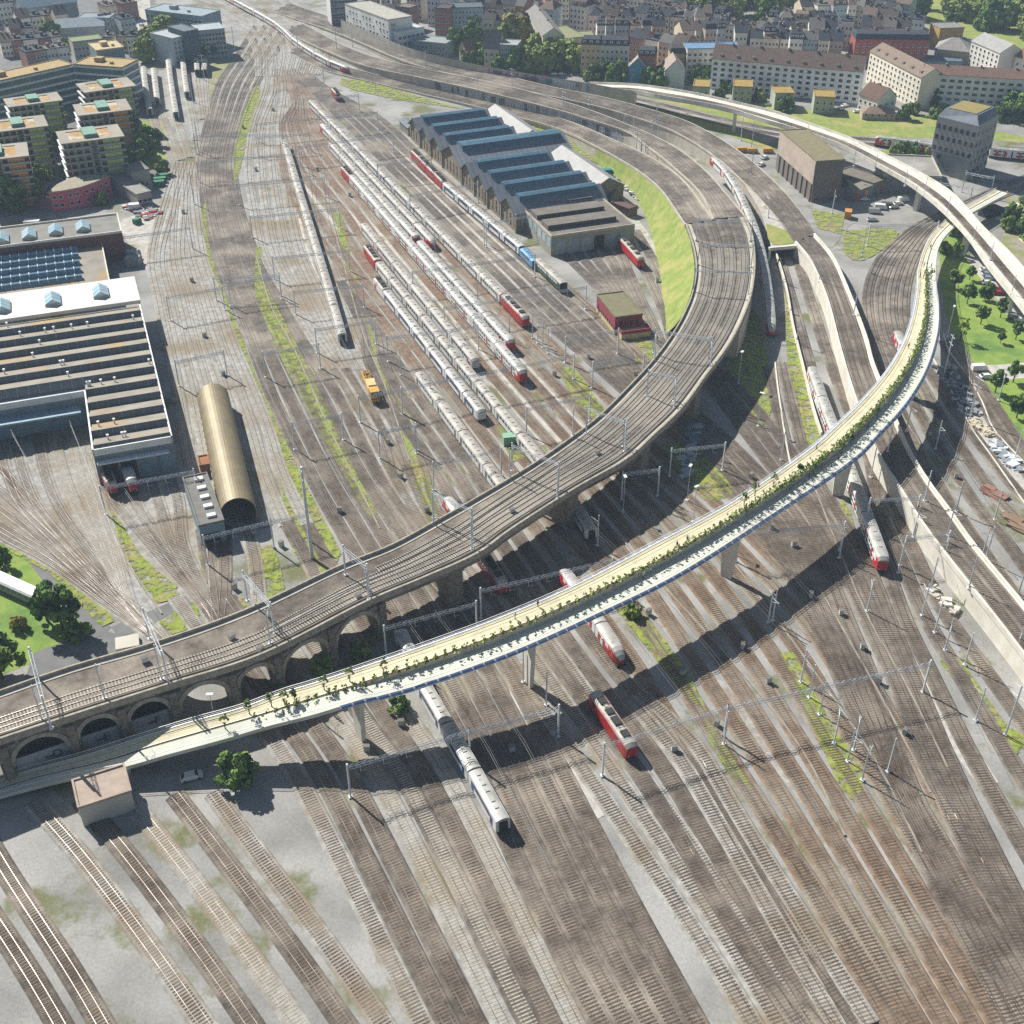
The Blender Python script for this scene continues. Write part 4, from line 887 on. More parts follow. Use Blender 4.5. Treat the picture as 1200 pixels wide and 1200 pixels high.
# --- residential towers, left
def slab_block(p0,p1,p2,h,c1,label,nf=7):
    a=G(*p0,h);b=G(*p1,h);d=b-a;W=d.length;n=Vector((-d.y,d.x,0)).normalized();D=abs((G(*p2,h)-a).dot(n)); e=empty('apartment_block',(a.x,a.y,0),math.atan2(d.y,d.x)); tag(e,label,'apartment block','colourful flats with wrap round balconies')
    mb=MB(); mb.box(1.6,1.6,-.1,W-1.6,D-1.6,h-.5); mb.build('wall',wallm(c1),e)
    fl=(h-.4)/nf
    for k in range(1,nf):
        mb=MB(); z=k*fl; mb.box(-.2,-.2,z-.14,W+.2,D+.2,z+.1); mb.build('balcony_slab',M['dconc'],e)
        mb=MB(); mb.box(-.25,-.25,z+.1,W*.45,-.15,z+.9); mb.box(W*.55,-.25,z+.1,W+.25,-.15,z+.9); mb.box(W+.15,-.2,z+.1,W+.25,D,z+.9); mb.build('balustrade',wallm('a8aaa2'),e)
        mb=MB(); mb.box(W*.66,1.3,z+.2,W-1.5,1.62,z+fl-.3); mb.box(W-1.62,1.3,z+.2,W-1.3,D*.6,z+fl-.4);mb.build('facade_panel',wallm({'b7c98a':'d2ea96','d19a5a':'f0b262'}[c1]),e)
        for x in(.12,.25,.38,.5,.62): link('window',winmesh(2.2,2.0),e,(W*x,1.55,z+.35))
        mb=MB(); mb.box(-.9,D*.1,z-.1,-.2,D*.95,z+.5); mb.build('planter',M['white'],e)
    for x in(.12,.25,.38,.5,.62,.78): link('window',winmesh(2.2,1.9),e,(W*x,1.55,.4))
    mb=MB()
    mb.box(-.6,-.6,h-.5,W+.6,2.6,h); mb.box(-.6,D-2.2,h-.5,W+.6,D+.6,h); mb.box(-.6,2.6,h-.5,3.2,D-2.2,h); mb.box(W-4.2,2.6,h-.5,W+.6,D-2.2,h); rf=mb.build('roof_rim',wallm('a89f90'),e)
    mb=MB(); mb.box(3.2,2.6,h-1.2,W-4.2,D-2.2,h-.3); mb.build('roof_terrace',mat('terrace_wood','b9935a','a08258',.4,.9,c3='bdb6a8',s3=.12,lo3=.52,hi3=.56),e)
    mb=MB(); mb.box(W*.38,3,h-.3,W*.6,D-3,h+1.5); mb.build('stair_head',mat('verdigris','6f9a86','5f8a78',.5,.7),e)
slab_block((73,168),(144,159),(70,154),21,'b7c98a','green flats with balconies directly behind the pink curved house')
slab_block((92.5,135),(153,128),(84,123),21,'d19a5a','orange flats with balconies, middle of the right hand row',7)
slab_block((100,108),(158,100),(92,98),21,'b7c98a','green flats with balconies farthest back, below the angled office',7)
slab_block((11,125),(72,117),(4,116),21,'b7c98a','green flats at the back of the left hand row',7)
slab_block((-10,155),(55,147),(-18,143),21,'b7c98a','green flats in the middle of the left hand row',7)
slab_block((-40,190),(32,182),(-46,175),21,'d19a5a','orange flats cut by the left edge of the picture',7)
# pink curved house
e=empty('curved_house',G(96,243,0)); tag(e,'pink curved two storey house with flat gravel roof','house'); o=Vector(e.location)
pt=[G(u,v,8) for u,v in((57,226),(75,224),(95,220),(112,214),(128,207),(118,206.5),(105,207),(93,207.5),(80,211),(68,217))]
poly=[(p.x-o.x,p.y-o.y) for p in pt]; mb=MB(); mb.prism(poly,-.1,8); mb.build('wall',wallm('d0687c'),e)
cx=sum(p[0] for p in poly)/10;cy=sum(p[1] for p in poly)/10
mb=MB(); mb.prism([(cx+(x-cx)*1.03,cy+(y-cy)*1.05) for x,y in poly],8.002,8.5); mb.build('roof',roofm('a39a86'),e)
for j in(0,1):
    for k in range(4):
        for f in(.3,.7):
            a=Vector((*poly[k],0)).lerp(Vector((*poly[k+1],0)),f); d=Vector(poly[k+1])-Vector(poly[k]); w_=link('window',winmesh(1.6,1.6),e,(a.x,a.y,1.6+j*3.4)); w_.rotation_euler=(0,0,math.atan2(d.y,d.x))
house('signal_box',(160,229),(177,225),10,5,'a8a59c','97948b','flat',3,1,'grey concrete hut with flat roof beside the left fan of tracks','hut',p2=(154,204),sides='f',ww=2)
house('signal_box',(154,203),(175,199),4,8,'a8a59c','8d8a82','flat',2,1,'taller concrete block at the back of the grey hut','hut',p2=(152,193),sides='f')
# angled office
def office(p0,p1,dep,h,label,n=6,wall='7d9298',roof='b39a6c',tower=0):
    e,W,D=house('office_building',p0,p1,dep,h,wall,roof,'flat',10,0,label,'office',chim=1)
    fl=h/n
    for k in range(n):
        mb=MB(); mb.box(-.3,-.45,k*fl+fl*.72,W+.3,-.02,(k+1)*fl-.1); mb.box(W+.02,-.45,k*fl+fl*.72,W+.4,D,(k+1)*fl-.1); mb.build('white_band',M['white'],e)
        mb=MB(); mb.box(.3,-.06,k*fl+.3,W-.3,-.02,k*fl+fl*.7); mb.build('window_strip',mat('blue_green_glass','4f6f78','3d5a66',.6,.12),e)
    return e
office((-30,102),(86,76),14,20,'long low angled office wing with white bands at the left edge')
office((86,76),(143,80),16,20.4,'office wing with white bands and a wooden deck above the green flats')
office((84,64),(-40,98),9,21,'set back upper office floor with yellow green roof edge',7) if False else None
house('office_building',(113,60),(145,56),14,23.5,'7d9298','c8b48a','flat',6,1,'upper floor of the angled office with roof plant','office',chim=1,p2=(118,50))
house('office_building',(170,12),(236,20),26,18,'8fa2ab','9aa6ac','flat',14,5,'long blue grey office block with many windows at top left','office',p2=(176,3),chim=1,ww=2.2,cap=99,sides='f')
house('office_building',(202,46),(228,40),12,15,'b9c6c8','b3b7b6','flat',6,5,'pale office cube left of the dark stair tower','office',p2=(200,34),sides='f')
house('office_building',(216,38),(232,35),12,18,'54666f','6a777d','flat',2,0,'dark stair tower between two pale office cubes','office',p2=(215,28))
house('office_building',(231,37),(263,34),14,15,'a5b6bd','aeb5b7','flat',8,5,'grey blue office cube right of the dark stair tower','office',p2=(234,29),sides='f',ww=1.8)
house('workshop',(66,33),(122,30),12,9,'c8cdce','b9c3c8','gable',6,1,'long white roofed workshop among the dark north west roofs','workshop')
house('workshop',(90,22),(128,22),14,12,'c0c4c2','8e979b','flat',9,3,'white factory block behind the white roofed workshop','workshop',sides='f')
house('school',(85,50),(120,46),12,10,'b9b7a8','8a9068','flat',8,2,'low grey block with planted roof above the angled office','office',sides='f')
house('hall',(26,10),(90,2),20,12,'8a9aa0','7f93a0','gable',6,0,'big grey shed roof at the far top left','hall')
# --- depot halls, left
hw=wallm('8a9094')
a=G(110,535,11);b=G(202,512,11);W1=(b-a).length; ny_=(G(164,356,11)-b).normalized(); dx=Vector((ny_.y,-ny_.x,0)); ang=math.atan2(dx.y,dx.x); a=b-dx*W1
def L2(u,v,z): 
    p=G(u,v,z)-Vector((a.x,a.y,z)); return p.dot(dx),p.dot(ny_)
xL=L2(-70,480,11)[0]; y1=L2(102,458,11)[1]; y2=L2(160,356,11)[1]; y3=L2(150,327,11.5)[1]
dep=empty('depot_hall',(a.x,a.y,0),ang); tag(dep,'huge train depot hall with striped sawtooth roof and white roof strip','train depot')
mb=MB(); 
for poly in([(0,0),(W1,0),(W1,y2),(xL,y2),(xL,y1),(0,y1)],): mb.prism(poly,-.1,9.2)
mb.build('wall',[hw],dep)
mb=MB()
for x0,y0,x1,yy in((0,0,W1,.35),(0,0,.35,y1),(xL,y1,.35,y1+.35),(W1-.35,0,W1,y2)): mb.box(x0-.05,y0-.06,9.21,x1+.05,yy,11.2)
mb.build('roof_edge',M['white'],dep)
nb=11; Dy=y2/nb
rt_=mat('tan_roof','9a9386','888074',.2,.9,detail=8,c3='ab8a55',s3=.06,lo3=.55,hi3=.66); gl=wavy('depot_glazing','59636b','8a9298',3.0,0,.45,.95)
for k in range(nb):
    y0=k*Dy+.35 if k==0 else k*Dy; yy=(k+1)*Dy; x0=.4 if y0<y1-1 else xL
    mb=MB(); mb.add([(x0,y0+.9,11.9),(W1-.5,y0+.9,11.9),(W1-.5,yy,10.0),(x0,yy,10.0)],[(0,1,2,3)]); mb.add([(x0,y0+.9,11.9),(x0,yy,10),(x0,y0,9.3)],[(0,2,1)]); mb.add([(W1-.5,y0+.9,11.9),(W1-.5,yy,10),(W1-.5,y0,9.3)],[(0,1,2)]);mb.build('roof_bay',rt_,dep)
    mb=MB(); mb.add([(x0,y0,9.3),(W1-.5,y0,9.3),(W1-.5,y0+.9,11.9),(x0,y0+.9,11.9)],[(0,1,2,3)]); g1=mb.build('skylight_glazing',gl,dep)
mb=MB(); mb.box(xL,y2,11,W1+.3,y3,12.2); mb.build('white_roof_strip',mat('white_membrane','dbd9d2','cecbc3',.15,.6),dep)
def rooflight(par,x,y,z,w=5,l=8):
    mb=MB(); mb.box(x-w/2,y-l/2,z,x+w/2,y+l/2,z+.7); f=mb.build('rooflight',M['conc'],par)
    mb=MB(); 
    for k in range(3): 
        ya=y-l/2+.2+k*(l-.4)/3; yb=ya+(l-.4)/3-.25
        mb.add([(x-w/2,ya,z+.72),(x-w/2,yb,z+.72),(x,yb,z+2.3),(x,ya,z+2.3),(x+w/2,ya,z+.72),(x+w/2,yb,z+.72)],[(0,3,2,1),(3,4,5,2),(0,4,3),(1,2,5)])
    mb.build('rooflight_glass',mat('pale_glass','b6ccd4','98b4c0',.5,.2),f)
for u,v in((3,361),(62,353),(118,344)): x,y=L2(u,v,12.2); rooflight(dep,x,y,12.2)
# doors
for k,x in enumerate((1.5,6.3,11.5,16.5)):
    mb=MB(); mb.box(x,-.12,0,x+4.0,-.02,6.6); mb.build('door',M['black'] if k<2 else mat('door_blue_grey','7d97a3','6f8894',.5,.5),dep)
mb=MB(); mb.box(.5,-1.8,7.2,W1-1.5,-.06,7.7); mb.build('canopy',M['steel'],dep)
for k in range(9):
    x=-5-k*5.2; mb=MB(); mb.box(x,y1-.12,0,x+3.9,y1-.02,6.4); mb.build('door',mat('door_blue_grey','7d97a3'),dep)
mb=MB(); mb.box(xL,y1-5,6.7,-2,y1-.05,7.2); mb.build('canopy',mat('canopy_blue','88a4b2','7894a2',.5,.5),dep)
for k in range(26):
    x=random.uniform(0,W1) if k<10 else random.uniform(xL,W1); kk=random.randrange(5,nb) if k>=10 else random.randrange(0,5); mb=MB(); y=kk*Dy+Dy*.55
    mb.tube((x,y,10.4),(x,y,12.2),.22); mb.tube((x,y,12.2),(x,y,12.6),.4); mb.build('roof_vent',M['white'],dep)
# middle low hall with skylight rows
def rect_from(name,pts,h,wall,roofmat,label,cat='building',rim='conc'):
    A_=G(*pts[0],h);B_=G(*pts[1],h);d=(B_-A_).normalized() if rim!='wconc' else dx;n=Vector((-d.y,d.x,0)); W=(B_-A_).length; A_=B_-d*W; D=abs((G(*pts[2],h)-A_).dot(n)); e=empty(name,(A_.x,A_.y,0),math.atan2(d.y,d.x)); tag(e,label,cat)
    mb=MB(); mb.box(0,0,-.1,W,D,h-.3); mb.build('wall',wallm(wall),e)
    mb=MB(); mb.box(.4,.4,h-.29,W-.4,D-.4,h); mb.build('roof',roofmat,e)
    mb=MB(); mb.box(0,0,h-.29,W,.4,h+.6);mb.box(0,D-.4,h-.29,W,D,h+.6);mb.box(0,.4,h-.29,.4,D-.4,h+.6);mb.box(W-.4,.4,h-.29,W,D-.4,h+.6); mb.build('roof_edge',M[rim],e)
    return e,W,D
mid,Wm,Dm=rect_from('low_depot_hall',[(-60,360),(129,330),(120,283)],7,'6a5a58',rt_,'low hall between the two roof strips with five long skylight rows','train depot',rim='wconc')
for k in range(5):
    y=Dm*(.12+.175*k); mb=MB(); L_=Wm*.83
    mb.extrude_x([(y,7.0),(y+2.6,7.0),(y+2.0,8.6),(y+.6,8.6)],2,L_); f=mb.build('skylight_row',mat('blue_glass','5f7f92','4c6c80',.7,.2),mid); mb=MB()
    for q in range(int(L_/3)): mb.box(2+q*3,y+.3,7.1,2.25+q*3,y+2.3,8.75)
    mb.build('skylight_rib',M['steel'],f)
up_,Wu,Du=rect_from('upper_depot_hall',[(-60,300),(143,272),(137,251)],11,'7a4c4a',mat('felt_roof','8a8780','7b7871',.2,.9),'long grey roofed depot wing with four glass rooflights','train depot',rim='wconc')
o=Vector(up_.location); cc,ss=math.cos(up_.rotation_euler.z),math.sin(up_.rotation_euler.z)
for u,v in((2,280),(34,275),(65,270),(97,266)):
    p=G(u,v,11.5)-o; rooflight(up_,p.x*cc+p.y*ss,-p.x*ss+p.y*cc,11)
# barrel roofed hall
A_=G(282,617,0);B_=G(252,480,0);d=(B_-A_).normalized();W=9.2;Lb=(B_-A_).length
bh=empty('barrel_hall',(A_.x,A_.y,0),math.atan2(d.y,d.x)); tag(bh,'long golden barrel roofed engine hall standing among the left tracks','engine shed')
gold=wavy('golden_sheet','97896b','7c6f55',1.1,0,.55,.88,.2)
pr=[(-W/2,3.2)]+[(-W/2*math.cos(math.pi*k/18),4.2+4.6*math.sin(math.pi*k/18)) for k in range(19)]+[(W/2,3.2)]
mb=MB(); n=len(pr)
vs=[(0,y,z) for y,z in pr]+[(Lb,y,z) for y,z in pr]+[(0,y*.94,3.2+(z-3.2)*.95) for y,z in pr]+[(Lb,y*.94,3.2+(z-3.2)*.95) for y,z in pr]
mb.add(vs,[(i,i+1,n+i+1,n+i) for i in range(n-1)]+[(2*n+i,3*n+i,3*n+i+1,2*n+i+1) for i in range(n-1)]+[(i,2*n+i,2*n+i+1,i+1) for i in range(n-1)]+[(n+i,n+i+1,3*n+i+1,3*n+i) for i in range(n-1)])
mb.build('barrel_roof',gold,bh,smooth=False)
mb=MB(); mb.box(0,-W/2+.05,-.1,Lb,-W/2+.35,3.19); mb.box(0,W/2-.35,-.1,Lb,W/2-.05,3.19); mb.build('side_wall',wallm('8f8468'),bh)
for k in range(16): mb=MB(); mb.box(3+k*Lb/17,W/2-.02,1.4,5.4+k*Lb/17,W/2+.05,2.7); mb.build('window',M['white'],bh)
mb=MB(); mb.prism([(Lb-.4,-W/2+.36),(Lb-.1,-W/2+.36),(Lb-.1,W/2-.36),(Lb-.4,W/2-.36)],-.1,6.6); mb.build('end_wall',M['dark'],bh)
e,W,D=house('annex',(233,617.5),(262.5,611),20,6,'7d97a3','7d7a74','flat',3,0,'flat roofed annex with five white rooflights joined to the barrel hall','annex',p2=(224,559))
for k in range(5): mb=MB(); mb.box(W*.42,D*(.1+.19*k),6.3,W*.42+2.2,D*(.1+.19*k)+1.4,6.9); mb.build('rooflight',M['white'],e)
mb=MB(); mb.box(.8,-.1,.5,W-1.5,-.02,3.4); mb.build('door',M['black'],e)
house('rust_container',(234,547),(246,545),6,3.0,'a8683c','9a6a48','flat',1,0,'rusty brown container between annex and barrel hall','container',p2=(232,536))
# --- stone engine shed with blue roofs
a=G(605,243,8);b=G(740,262,8)
# facade line of the gables runs along the sidings; ridges run across
F0=G(605,250,8); F1=G(480,143,8); fd=(F1-F0).normalized(); Lf=(F1-F0).length; rd=Vector((fd.y,-fd.x,0))
if rd.x<0: rd=-rd
sh=empty('engine_shed',(F0.x,F0.y,0),math.atan2(rd.y,rd.x)); tag(sh,'old stone engine shed with eight blue and slate gabled roofs','engine shed')
def S(u,v,z): p=G(u,v,z)-Vector((F0.x,F0.y,z)); return p.dot(rd),p.dot(fd)
slate=wavy('slate_sheet','7a8087','92979a',2.4,0,.55,.9); blue_=mat('blue_patina','33566c','456a7e',.5,.55)
yb=[0,.118,.232,.348,.462,.652,.77,.885,1.0]
yb=[y*Lf for y in yb]
for k in range(8):
    y0,y1_=yb[k],yb[k+1]; w=y1_-y0; big=(k==4); Rr=w*.42 if not big else w*.36; zE=7.2 if not big else 7.6; zR=zE+min(4.6,w*.34)+(1.2 if big else 0)
    ends=[(690,207),(673,193),(655,182),(633,170),(657,153),(600,148),(587,138),(573,130)]
    Lx=S(*ends[k],zR)[0]; ym=(y0+y1_)/2
    mb=MB(); x0=-.0
    mb.box(x0,y0+.02,-.1,Lx,y1_-.02,zE); mb.add([(x0,y0,zE),(x0,y1_,zE),(x0,ym,zR-.1)],[(0,2,1)]); mb.add([(Lx,y0,zE),(Lx,y1_,zE),(Lx,ym,zR-.1)],[(0,1,2)]); mb.build('wall',mat('shed_stone','a3937a','7d705e',.8,.9,bump=.3),sh)
    mb=MB()
    for ya,yb_ in((y0,ym),(y1_,ym)):
        q=[(-1.2,ya,zE),(Lx+.5,ya,zE),(Lx+.5,yb_,zR),(-1.2,yb_,zR)]; mb.add(q+[(x,y,z+.25) for x,y,z in q],[(4,5,6,7),(0,3,2,1),(0,1,5,4),(1,2,6,5),(3,0,4,7)])
    rf=mb.build('gable_roof',slate,sh)
    mb=MB(); t=w*.17; zz=zR-(zR-zE)*.34
    mb.extrude_x([(ym-t,zz+.2),(ym+t,zz+.2),(ym+t*.8,zR+.5),(ym,zR+1.0),(ym-t*.8,zR+.5)],-.3+4,Lx-2); mb.build('ridge_lantern',blue_,rf)
    mb=MB(); 
    nwin=2 if not big else 3
    for q in range(nwin*2):
        yy=y0+w*(q+.5)/(nwin*2); mb=MB(); mb.box(-.08,yy-.55,1.4,-.02,yy+.55,6.2); link_=mb.build('arched_window',M['window'],sh)
    mb=MB(); mb.box(-.5,y0-.4,-.1,.0,y0+.4,zE+.4); mb.build('pilaster',M['cstone'],sh)
# sunlit cross roofs at the back ends
for (k0_,k1_,uvs) in((1,3,[(703,199),(635,159)]),(5,7,[(623,152),(573,121)])):
    ya,yb_=yb[k0_]-2 if k0_==1 else yb[k0_],yb[k1_+1]
    xa=S(*( (673,193) if k0_==1 else (600,148)),11)[0]-2; mb=MB(); dpt=15
    zt=11.6;zl=7.6
    q=[(xa,ya,zl),(xa,yb_,zl),(xa+dpt*.5,yb_,zt),(xa+dpt*.5,ya,zt)]
    mb.add(q,[(0,3,2,1)]); q2=[(xa+dpt*.5,ya,zt),(xa+dpt*.5,yb_,zt),(xa+dpt,yb_,zl),(xa+dpt,ya,zl)]; mb.add(q2,[(0,3,2,1)]); mb.build('cross_roof',mat('bright_roof','9f9d99','918f8b',.3,.6),sh)
    mb=MB(); mb.box(xa+.4,ya+.3,-.1,xa+dpt-.4,yb_-.3,zl); mb.add([(xa+.4,ya+.3,zl),(xa+dpt-.4,ya+.3,zl),(xa+dpt*.5,ya+.3,zt-.1)],[(0,1,2)]); mb.add([(xa+.4,yb_-.3,zl),(xa+dpt-.4,yb_-.3,zl),(xa+dpt*.5,yb_-.3,zt-.1)],[(0,2,1)]);mb.build('cross_wing_wall',mat('shed_stone','a3937a'),sh)
# flat roofed shed extension
e,W,D=rect_from('shed_extension',[(646,278),(744,264),(690,222)],7.5,'a8a294',mat('felt_brown','7c746a','6d665d',.3,.9),'flat roofed shed extension with grey doors and three glazed roof strips','engine shed')
for k in range(3):
    y=D*(.16+.27*k); mb=MB(); mb.box(W*.04,y,7.51,W*.86,y+D*.16,9.3); f=mb.build('roof_monitor',mat('felt_brown','7c746a'),e); mb=MB(); mb.box(W*.04+.3,y-.05,7.8,W*.86-.3,y-.01,9.1); mb.build('monitor_glazing',M['window'],f)
for k in range(6):
    mb=MB(); mb.box(W*(.05+.155*k),-.1,0,W*(.05+.155*k)+W*.12,-.02,5.6); mb.build('door',M['black'] if k in(3,) else mat('door_grey','a9b2b8','98a2a8',.5,.6),e)
for k in range(9): mb=MB(); mb.box(-.08,D*(k+.2)/9,3.2,-.02,D*(k+.85)/9,6.4); mb.build('window',mat('pale_glass','b6ccd4'),e)
house('lean_to',(690,236),(745,250),8,4,'6f665c','6b625a','flat',2,0,'low brown lean-to behind the shed extension','shed',p2=(700,226)) if False else None
house('goods_shed',(468,141),(478,150),9,4,'8f8a7c','7d8288','gable',3,0,'small derelict goods shed with grey canopy roof left of the stone shed','shed',p2=(440,126))
house('shelter',(702,226),(716,230),6,4.2,'8a7f72','5f6a74','gable',2,1,'small gabled hut at the right foot of the engine shed','hut',sides='f')
house('shelter',(716,238),(737,246),5,3.4,'7a5a54','6b4f4a','flat',2,0,'dark red lean-to right of the shed extension','hut')
# red pavilion
e,W,D=house('pavilion',(721,373),(753,369),12,6.2,'9c3f4e','7f7a5a','flat',4,0,'dark red pavilion with mossy flat roof above the viaduct bend','pavilion',p2=(693,347)); mb=MB(); mb.box(-.06,-.06,-.1,W+.06,D+.06,1.8); mb.build('plinth',mat('cream_plinth','cdbd8e','bfae80',.5,.9),e)
for k in range(4): link('window',winmesh(.8,1.3,'window','window'),e,(W*(.2+.2*k),-.02,3.4))
for k in range(9): o_=link('window',winmesh(.7,.9,'window','window'),e,(-.02,D*(k+.5)/9,2.1)); o_.rotation_euler=(0,0,R(-90))
mb=MB(); mb.box(W*.1,-4.2,-.1,W+1.6,-.07,2.0,0); mb.box(W*.1,-4.2,2.0,W+1.6,-3.8,3.2,1); mb.box(W+1.3,-3.8,2.0,W+1.6,-.07,3.2,1); mb.box(W*.1,-3.8,2.0,W*.1+.3,-.07,3.2,1); mb.build('terrace',[mat('cream_plinth','cdbd8e'),wallm('9c3f4e')],e)
# --- right: concrete block and tower
e,W,D=house('concrete_block',(957,190),(990,188),20,17,'7f736a','8a8060','flat',4,0,'tall brown concrete block with a slanting wall tinted sunlit pale by the curved line','building',p2=(928,153))
mb=MB(); mb.box(-.25,.3,7.5,-.01,D-.3,16.9); mb.build('pale_sunlit_face',mat('pale_sunlit_face','c2b0a0','b09f90',.2,.9),e)  # upper left face: sunlight put in as a paler colour
for k in range(8): mb=MB(); mb.box(-.5,D*(k+.2)/8,-.1,-.02,D*(k+.35)/8,7.49); mb.build('buttress',M['dconc'],e)
mb=MB(); mb.box(W*.12,-.05,1,W*.3,-.01,1.6); mb.box(W*.7,-.05,1,W*.9,-.01,1.6); mb.build('vent',M['black'],e)
e,W,D=house('shed',(1024,216),(1040,210),12,5,'8b8478','7c7468','flat',3,1,'brown roofed workshop with murals in the shade behind the concrete block','workshop',p2=(1000,195),sides='r')
mb=MB(); mb.box(-W*1.2,-.1,0,-.2,6,4.8); mb.build('side_wing',wallm('8b8478'),e)
for k,c in enumerate(('c8452f','3f7fb0','e0a52c','7aa0b8')):
    mb=MB(); mb.box(-W*1.15+k*W*.28,-.16,.4,-W*1.15+k*W*.28+W*.24,-.11,3.6); mb.build('mural_patch',mat('mural_'+c,c,None,1.5,.7),e)
e,W,D=rect_from('low_concrete_slab',[(1036,205),(1104,208),(1050,182)],7,'8f9496',mat('slab_roof','96918a','85807a',.1,.9,c3='a8a49c',s3=.05),'large low grey concrete building at the foot of the grey tower','building')
tw=empty('office_tower',(0,0,0)); tag(tw,'grey concrete tower with small dark square windows and angled top','tower')
h=24; a_=G(1147,148,h);b_=G(1171,134,h);l_=G(1099,136,h); tw.location=(a_.x,a_.y,0)
ox,oy=a_.x,a_.y; pl_=[(l_.x-ox,l_.y-oy),(0,0),(b_.x-ox,b_.y-oy),(l_.x+b_.x-2*ox,l_.y+b_.y-2*oy)]
cx=sum(p[0] for p in pl_)/4;cy=sum(p[1] for p in pl_)/4
low_=[(cx+(x-cx)*.95,cy+(y-cy)*.95) for x,y in pl_]
mb=MB(); mb.prism(low_,-.1,9.0); mb.prism(pl_,9.0,h); mb.build('wall',wallm('9d9f9c'),tw)
top=[(cx+(x-cx)*.8,cy+(y-cy)*.72) for x,y in pl_]; mb=MB(); vs=[(x,y,h+.002) for x,y in pl_]+[(x,y,h+3.2) for x,y in top]; mb.add(vs,[(k,(k+1)%4,(k+1)%4+4,k+4) for k in range(4)]+[(4,5,6,7)]); mb.build('sloped_roof',mat('tower_roof','6d7580','5d6570',.3,.6),tw)
mb=MB(); mb.prism([(cx+(x-cx)*.7,cy+(y-cy)*.62) for x,y in pl_],h+3.21,h+3.5); mb.build('roof_garden',mat('roof_garden','9c824e','86824e',.3,.95),tw)
for s,(p,q,nn) in enumerate(((pl_[0],pl_[1],7),(pl_[1],pl_[2],5))):
    p=Vector((*p,0));q=Vector((*q,0));dd_=q-p
    for j in range(5):
        for k in range(nn):
            if j<2 and s==0 and k!=1: continue
            c=p.lerp(q,(k+.5)/nn); o_=link('window',winmesh(1.5,1.7,'window','window'),tw,(c.x,c.y,2.5+j*4.3 if j<2 else 9.0+1.2+(j-2)*4.6)); o_.rotation_euler=(0,0,math.atan2(dd_.y,dd_.x))
# --- city, right hand rows
FL='flat roofed blocks of flats'
for p0,p1,p2,l in(((812,102),(831,103),(845,95),'nearest the white rendered house'),((859.5,102),(882,103),(896,95),'second from left above the white viaduct'),((909,110),(931,110),(941,102),'third from left above the white viaduct'),((955,114),(979,115),(987,107),'fourth, beside the parked cars and villa')):
    house('flat_roofed_house',p0,p1,12,8,'aeb3a4','a58c4a','flat',3,2,'small grey block with ochre green roof, '+l,'house','small blocks with ochre green roofs',p2=p2,sides='fr',ny=6)
e,W,D=house('apartment_block',(835,68),(1011,84),13,16,'f2f3f2','7a665a','gable',19,5,'long white blue apartment row with brown tiled roof','apartment block',sides='f',ww=2.2,cap=95,dorm=9,chim=5,rh=6)
house('apartment_block',(1020,60),(1080,91),13,16,'f0e6d0','8a7868','gable',14,5,'sunlit cream apartment row running towards the corner house','apartment block',sides='f',ww=1.6,cap=80,dorm=6,rh=4)
house('apartment_block',(1083,86),(1262,97),13,17,'e2e4de','7e6255','gable',18,5,'pale grey green apartment row with balconies at the right edge','apartment block',sides='f',ww=2.6,cap=95,chim=4,rh=3)
house('villa',(1029,117.5),(1051,113),14,8.5,'eae8e0','6f5546','gable',3,2,'white villa with brown hipped gable roof by the railway meadow','villa',p2=(1013,109),axis='y',sides='fl',ny=4,rh=5,dorm=0,chim=1)
house('lean_to',(1011,133),(1050,134),8,3,'b8a894','9a7f6c','hip',5,1,'low tiled annex in front of the white villa','annex',sides='f')
house('apartment_block',(806,58),(868,57),13,17,'ddd6c6','6f8fb0','flat',10,5,'cream block with blue metal attic beside the teal house','apartment block',sides='fl',ww=1.8)
house('apartment_block',(1139,48),(1172,62),14,15,'e8e2d4','a8a6a2','gable',7,5,'bright white balcony block at upper right','apartment block',sides='f',ww=1.6,rh=4)
house('apartment_block',(1190,66),(1240,80),13,13,'e8e2d4','8d6450','gable',6,3,'white block right of the bright balcony block','apartment block',sides='f',rh=4)
house('brick_block',(1003,46),(1090,47),14,15,'a8584a','3c424c','mansard',12,4,'red brick block with dark mansard roof at upper right','apartment block',sides='f',chim=2)
house('yellow_block',(1102,34),(1130,33),14,11,'b8924a','8f8c84','flat',5,2,'ochre yellow block before the park trees','house',sides='f')
house('church_hall',(1096,57),(1136,61),18,9,'a39684','9a958e','hip',6,1,'round ended hall with grey roof between the apartment rows','hall',sides='f',rh=5)
house('glass_hall',(1085,72),(1128,73),12,5,'7a8a94','60727e','flat',8,0,'low dark glass roof in the courtyard of the pale row','hall')
house('corner_house',(1014,48),(1030,42),14,15,'c79a76','343a44','hip',4,4,'orange rendered corner house with black pointed roof','house',sides='f',rh=6) if False else None
# middle rows
house('teal_house',(737,78),(757,79),12,9,'3f8ca6','a59486','gable',2,2,'teal gabled house with white window frames','house',axis='y',sides='f',rh=4.5,wh=2)
house('white_house',(780,82),(803,82),16,10,'d7dde0','a59486','gable',2,0,'windowless white gabled house left of the cream block','house',axis='y',rh=5)
house('yellow_house',(681,52),(704,53),12,16,'d6bb8c','3c414b','mansard',4,4,'yellow corner house with dark mansard roof right of the leafy trees','house',sides='fl',dorm=3)
house('cream_house',(704,53),(737,54),12,16,'d9d6c8','3c414b','mansard',6,4,'cream house adjoining the yellow corner house','house',sides='f',dorm=4)
house('red_house',(748,65),(768,66),12,14,'b2685c','3c414b','mansard',4,4,'brick red house behind the teal gabled house','house',sides='f',dorm=3)
house('yellow_house',(786,63),(803,63),12,14,'c9a766','4a4448','mansard',3,4,'yellow house behind the white gabled house','house',sides='f')
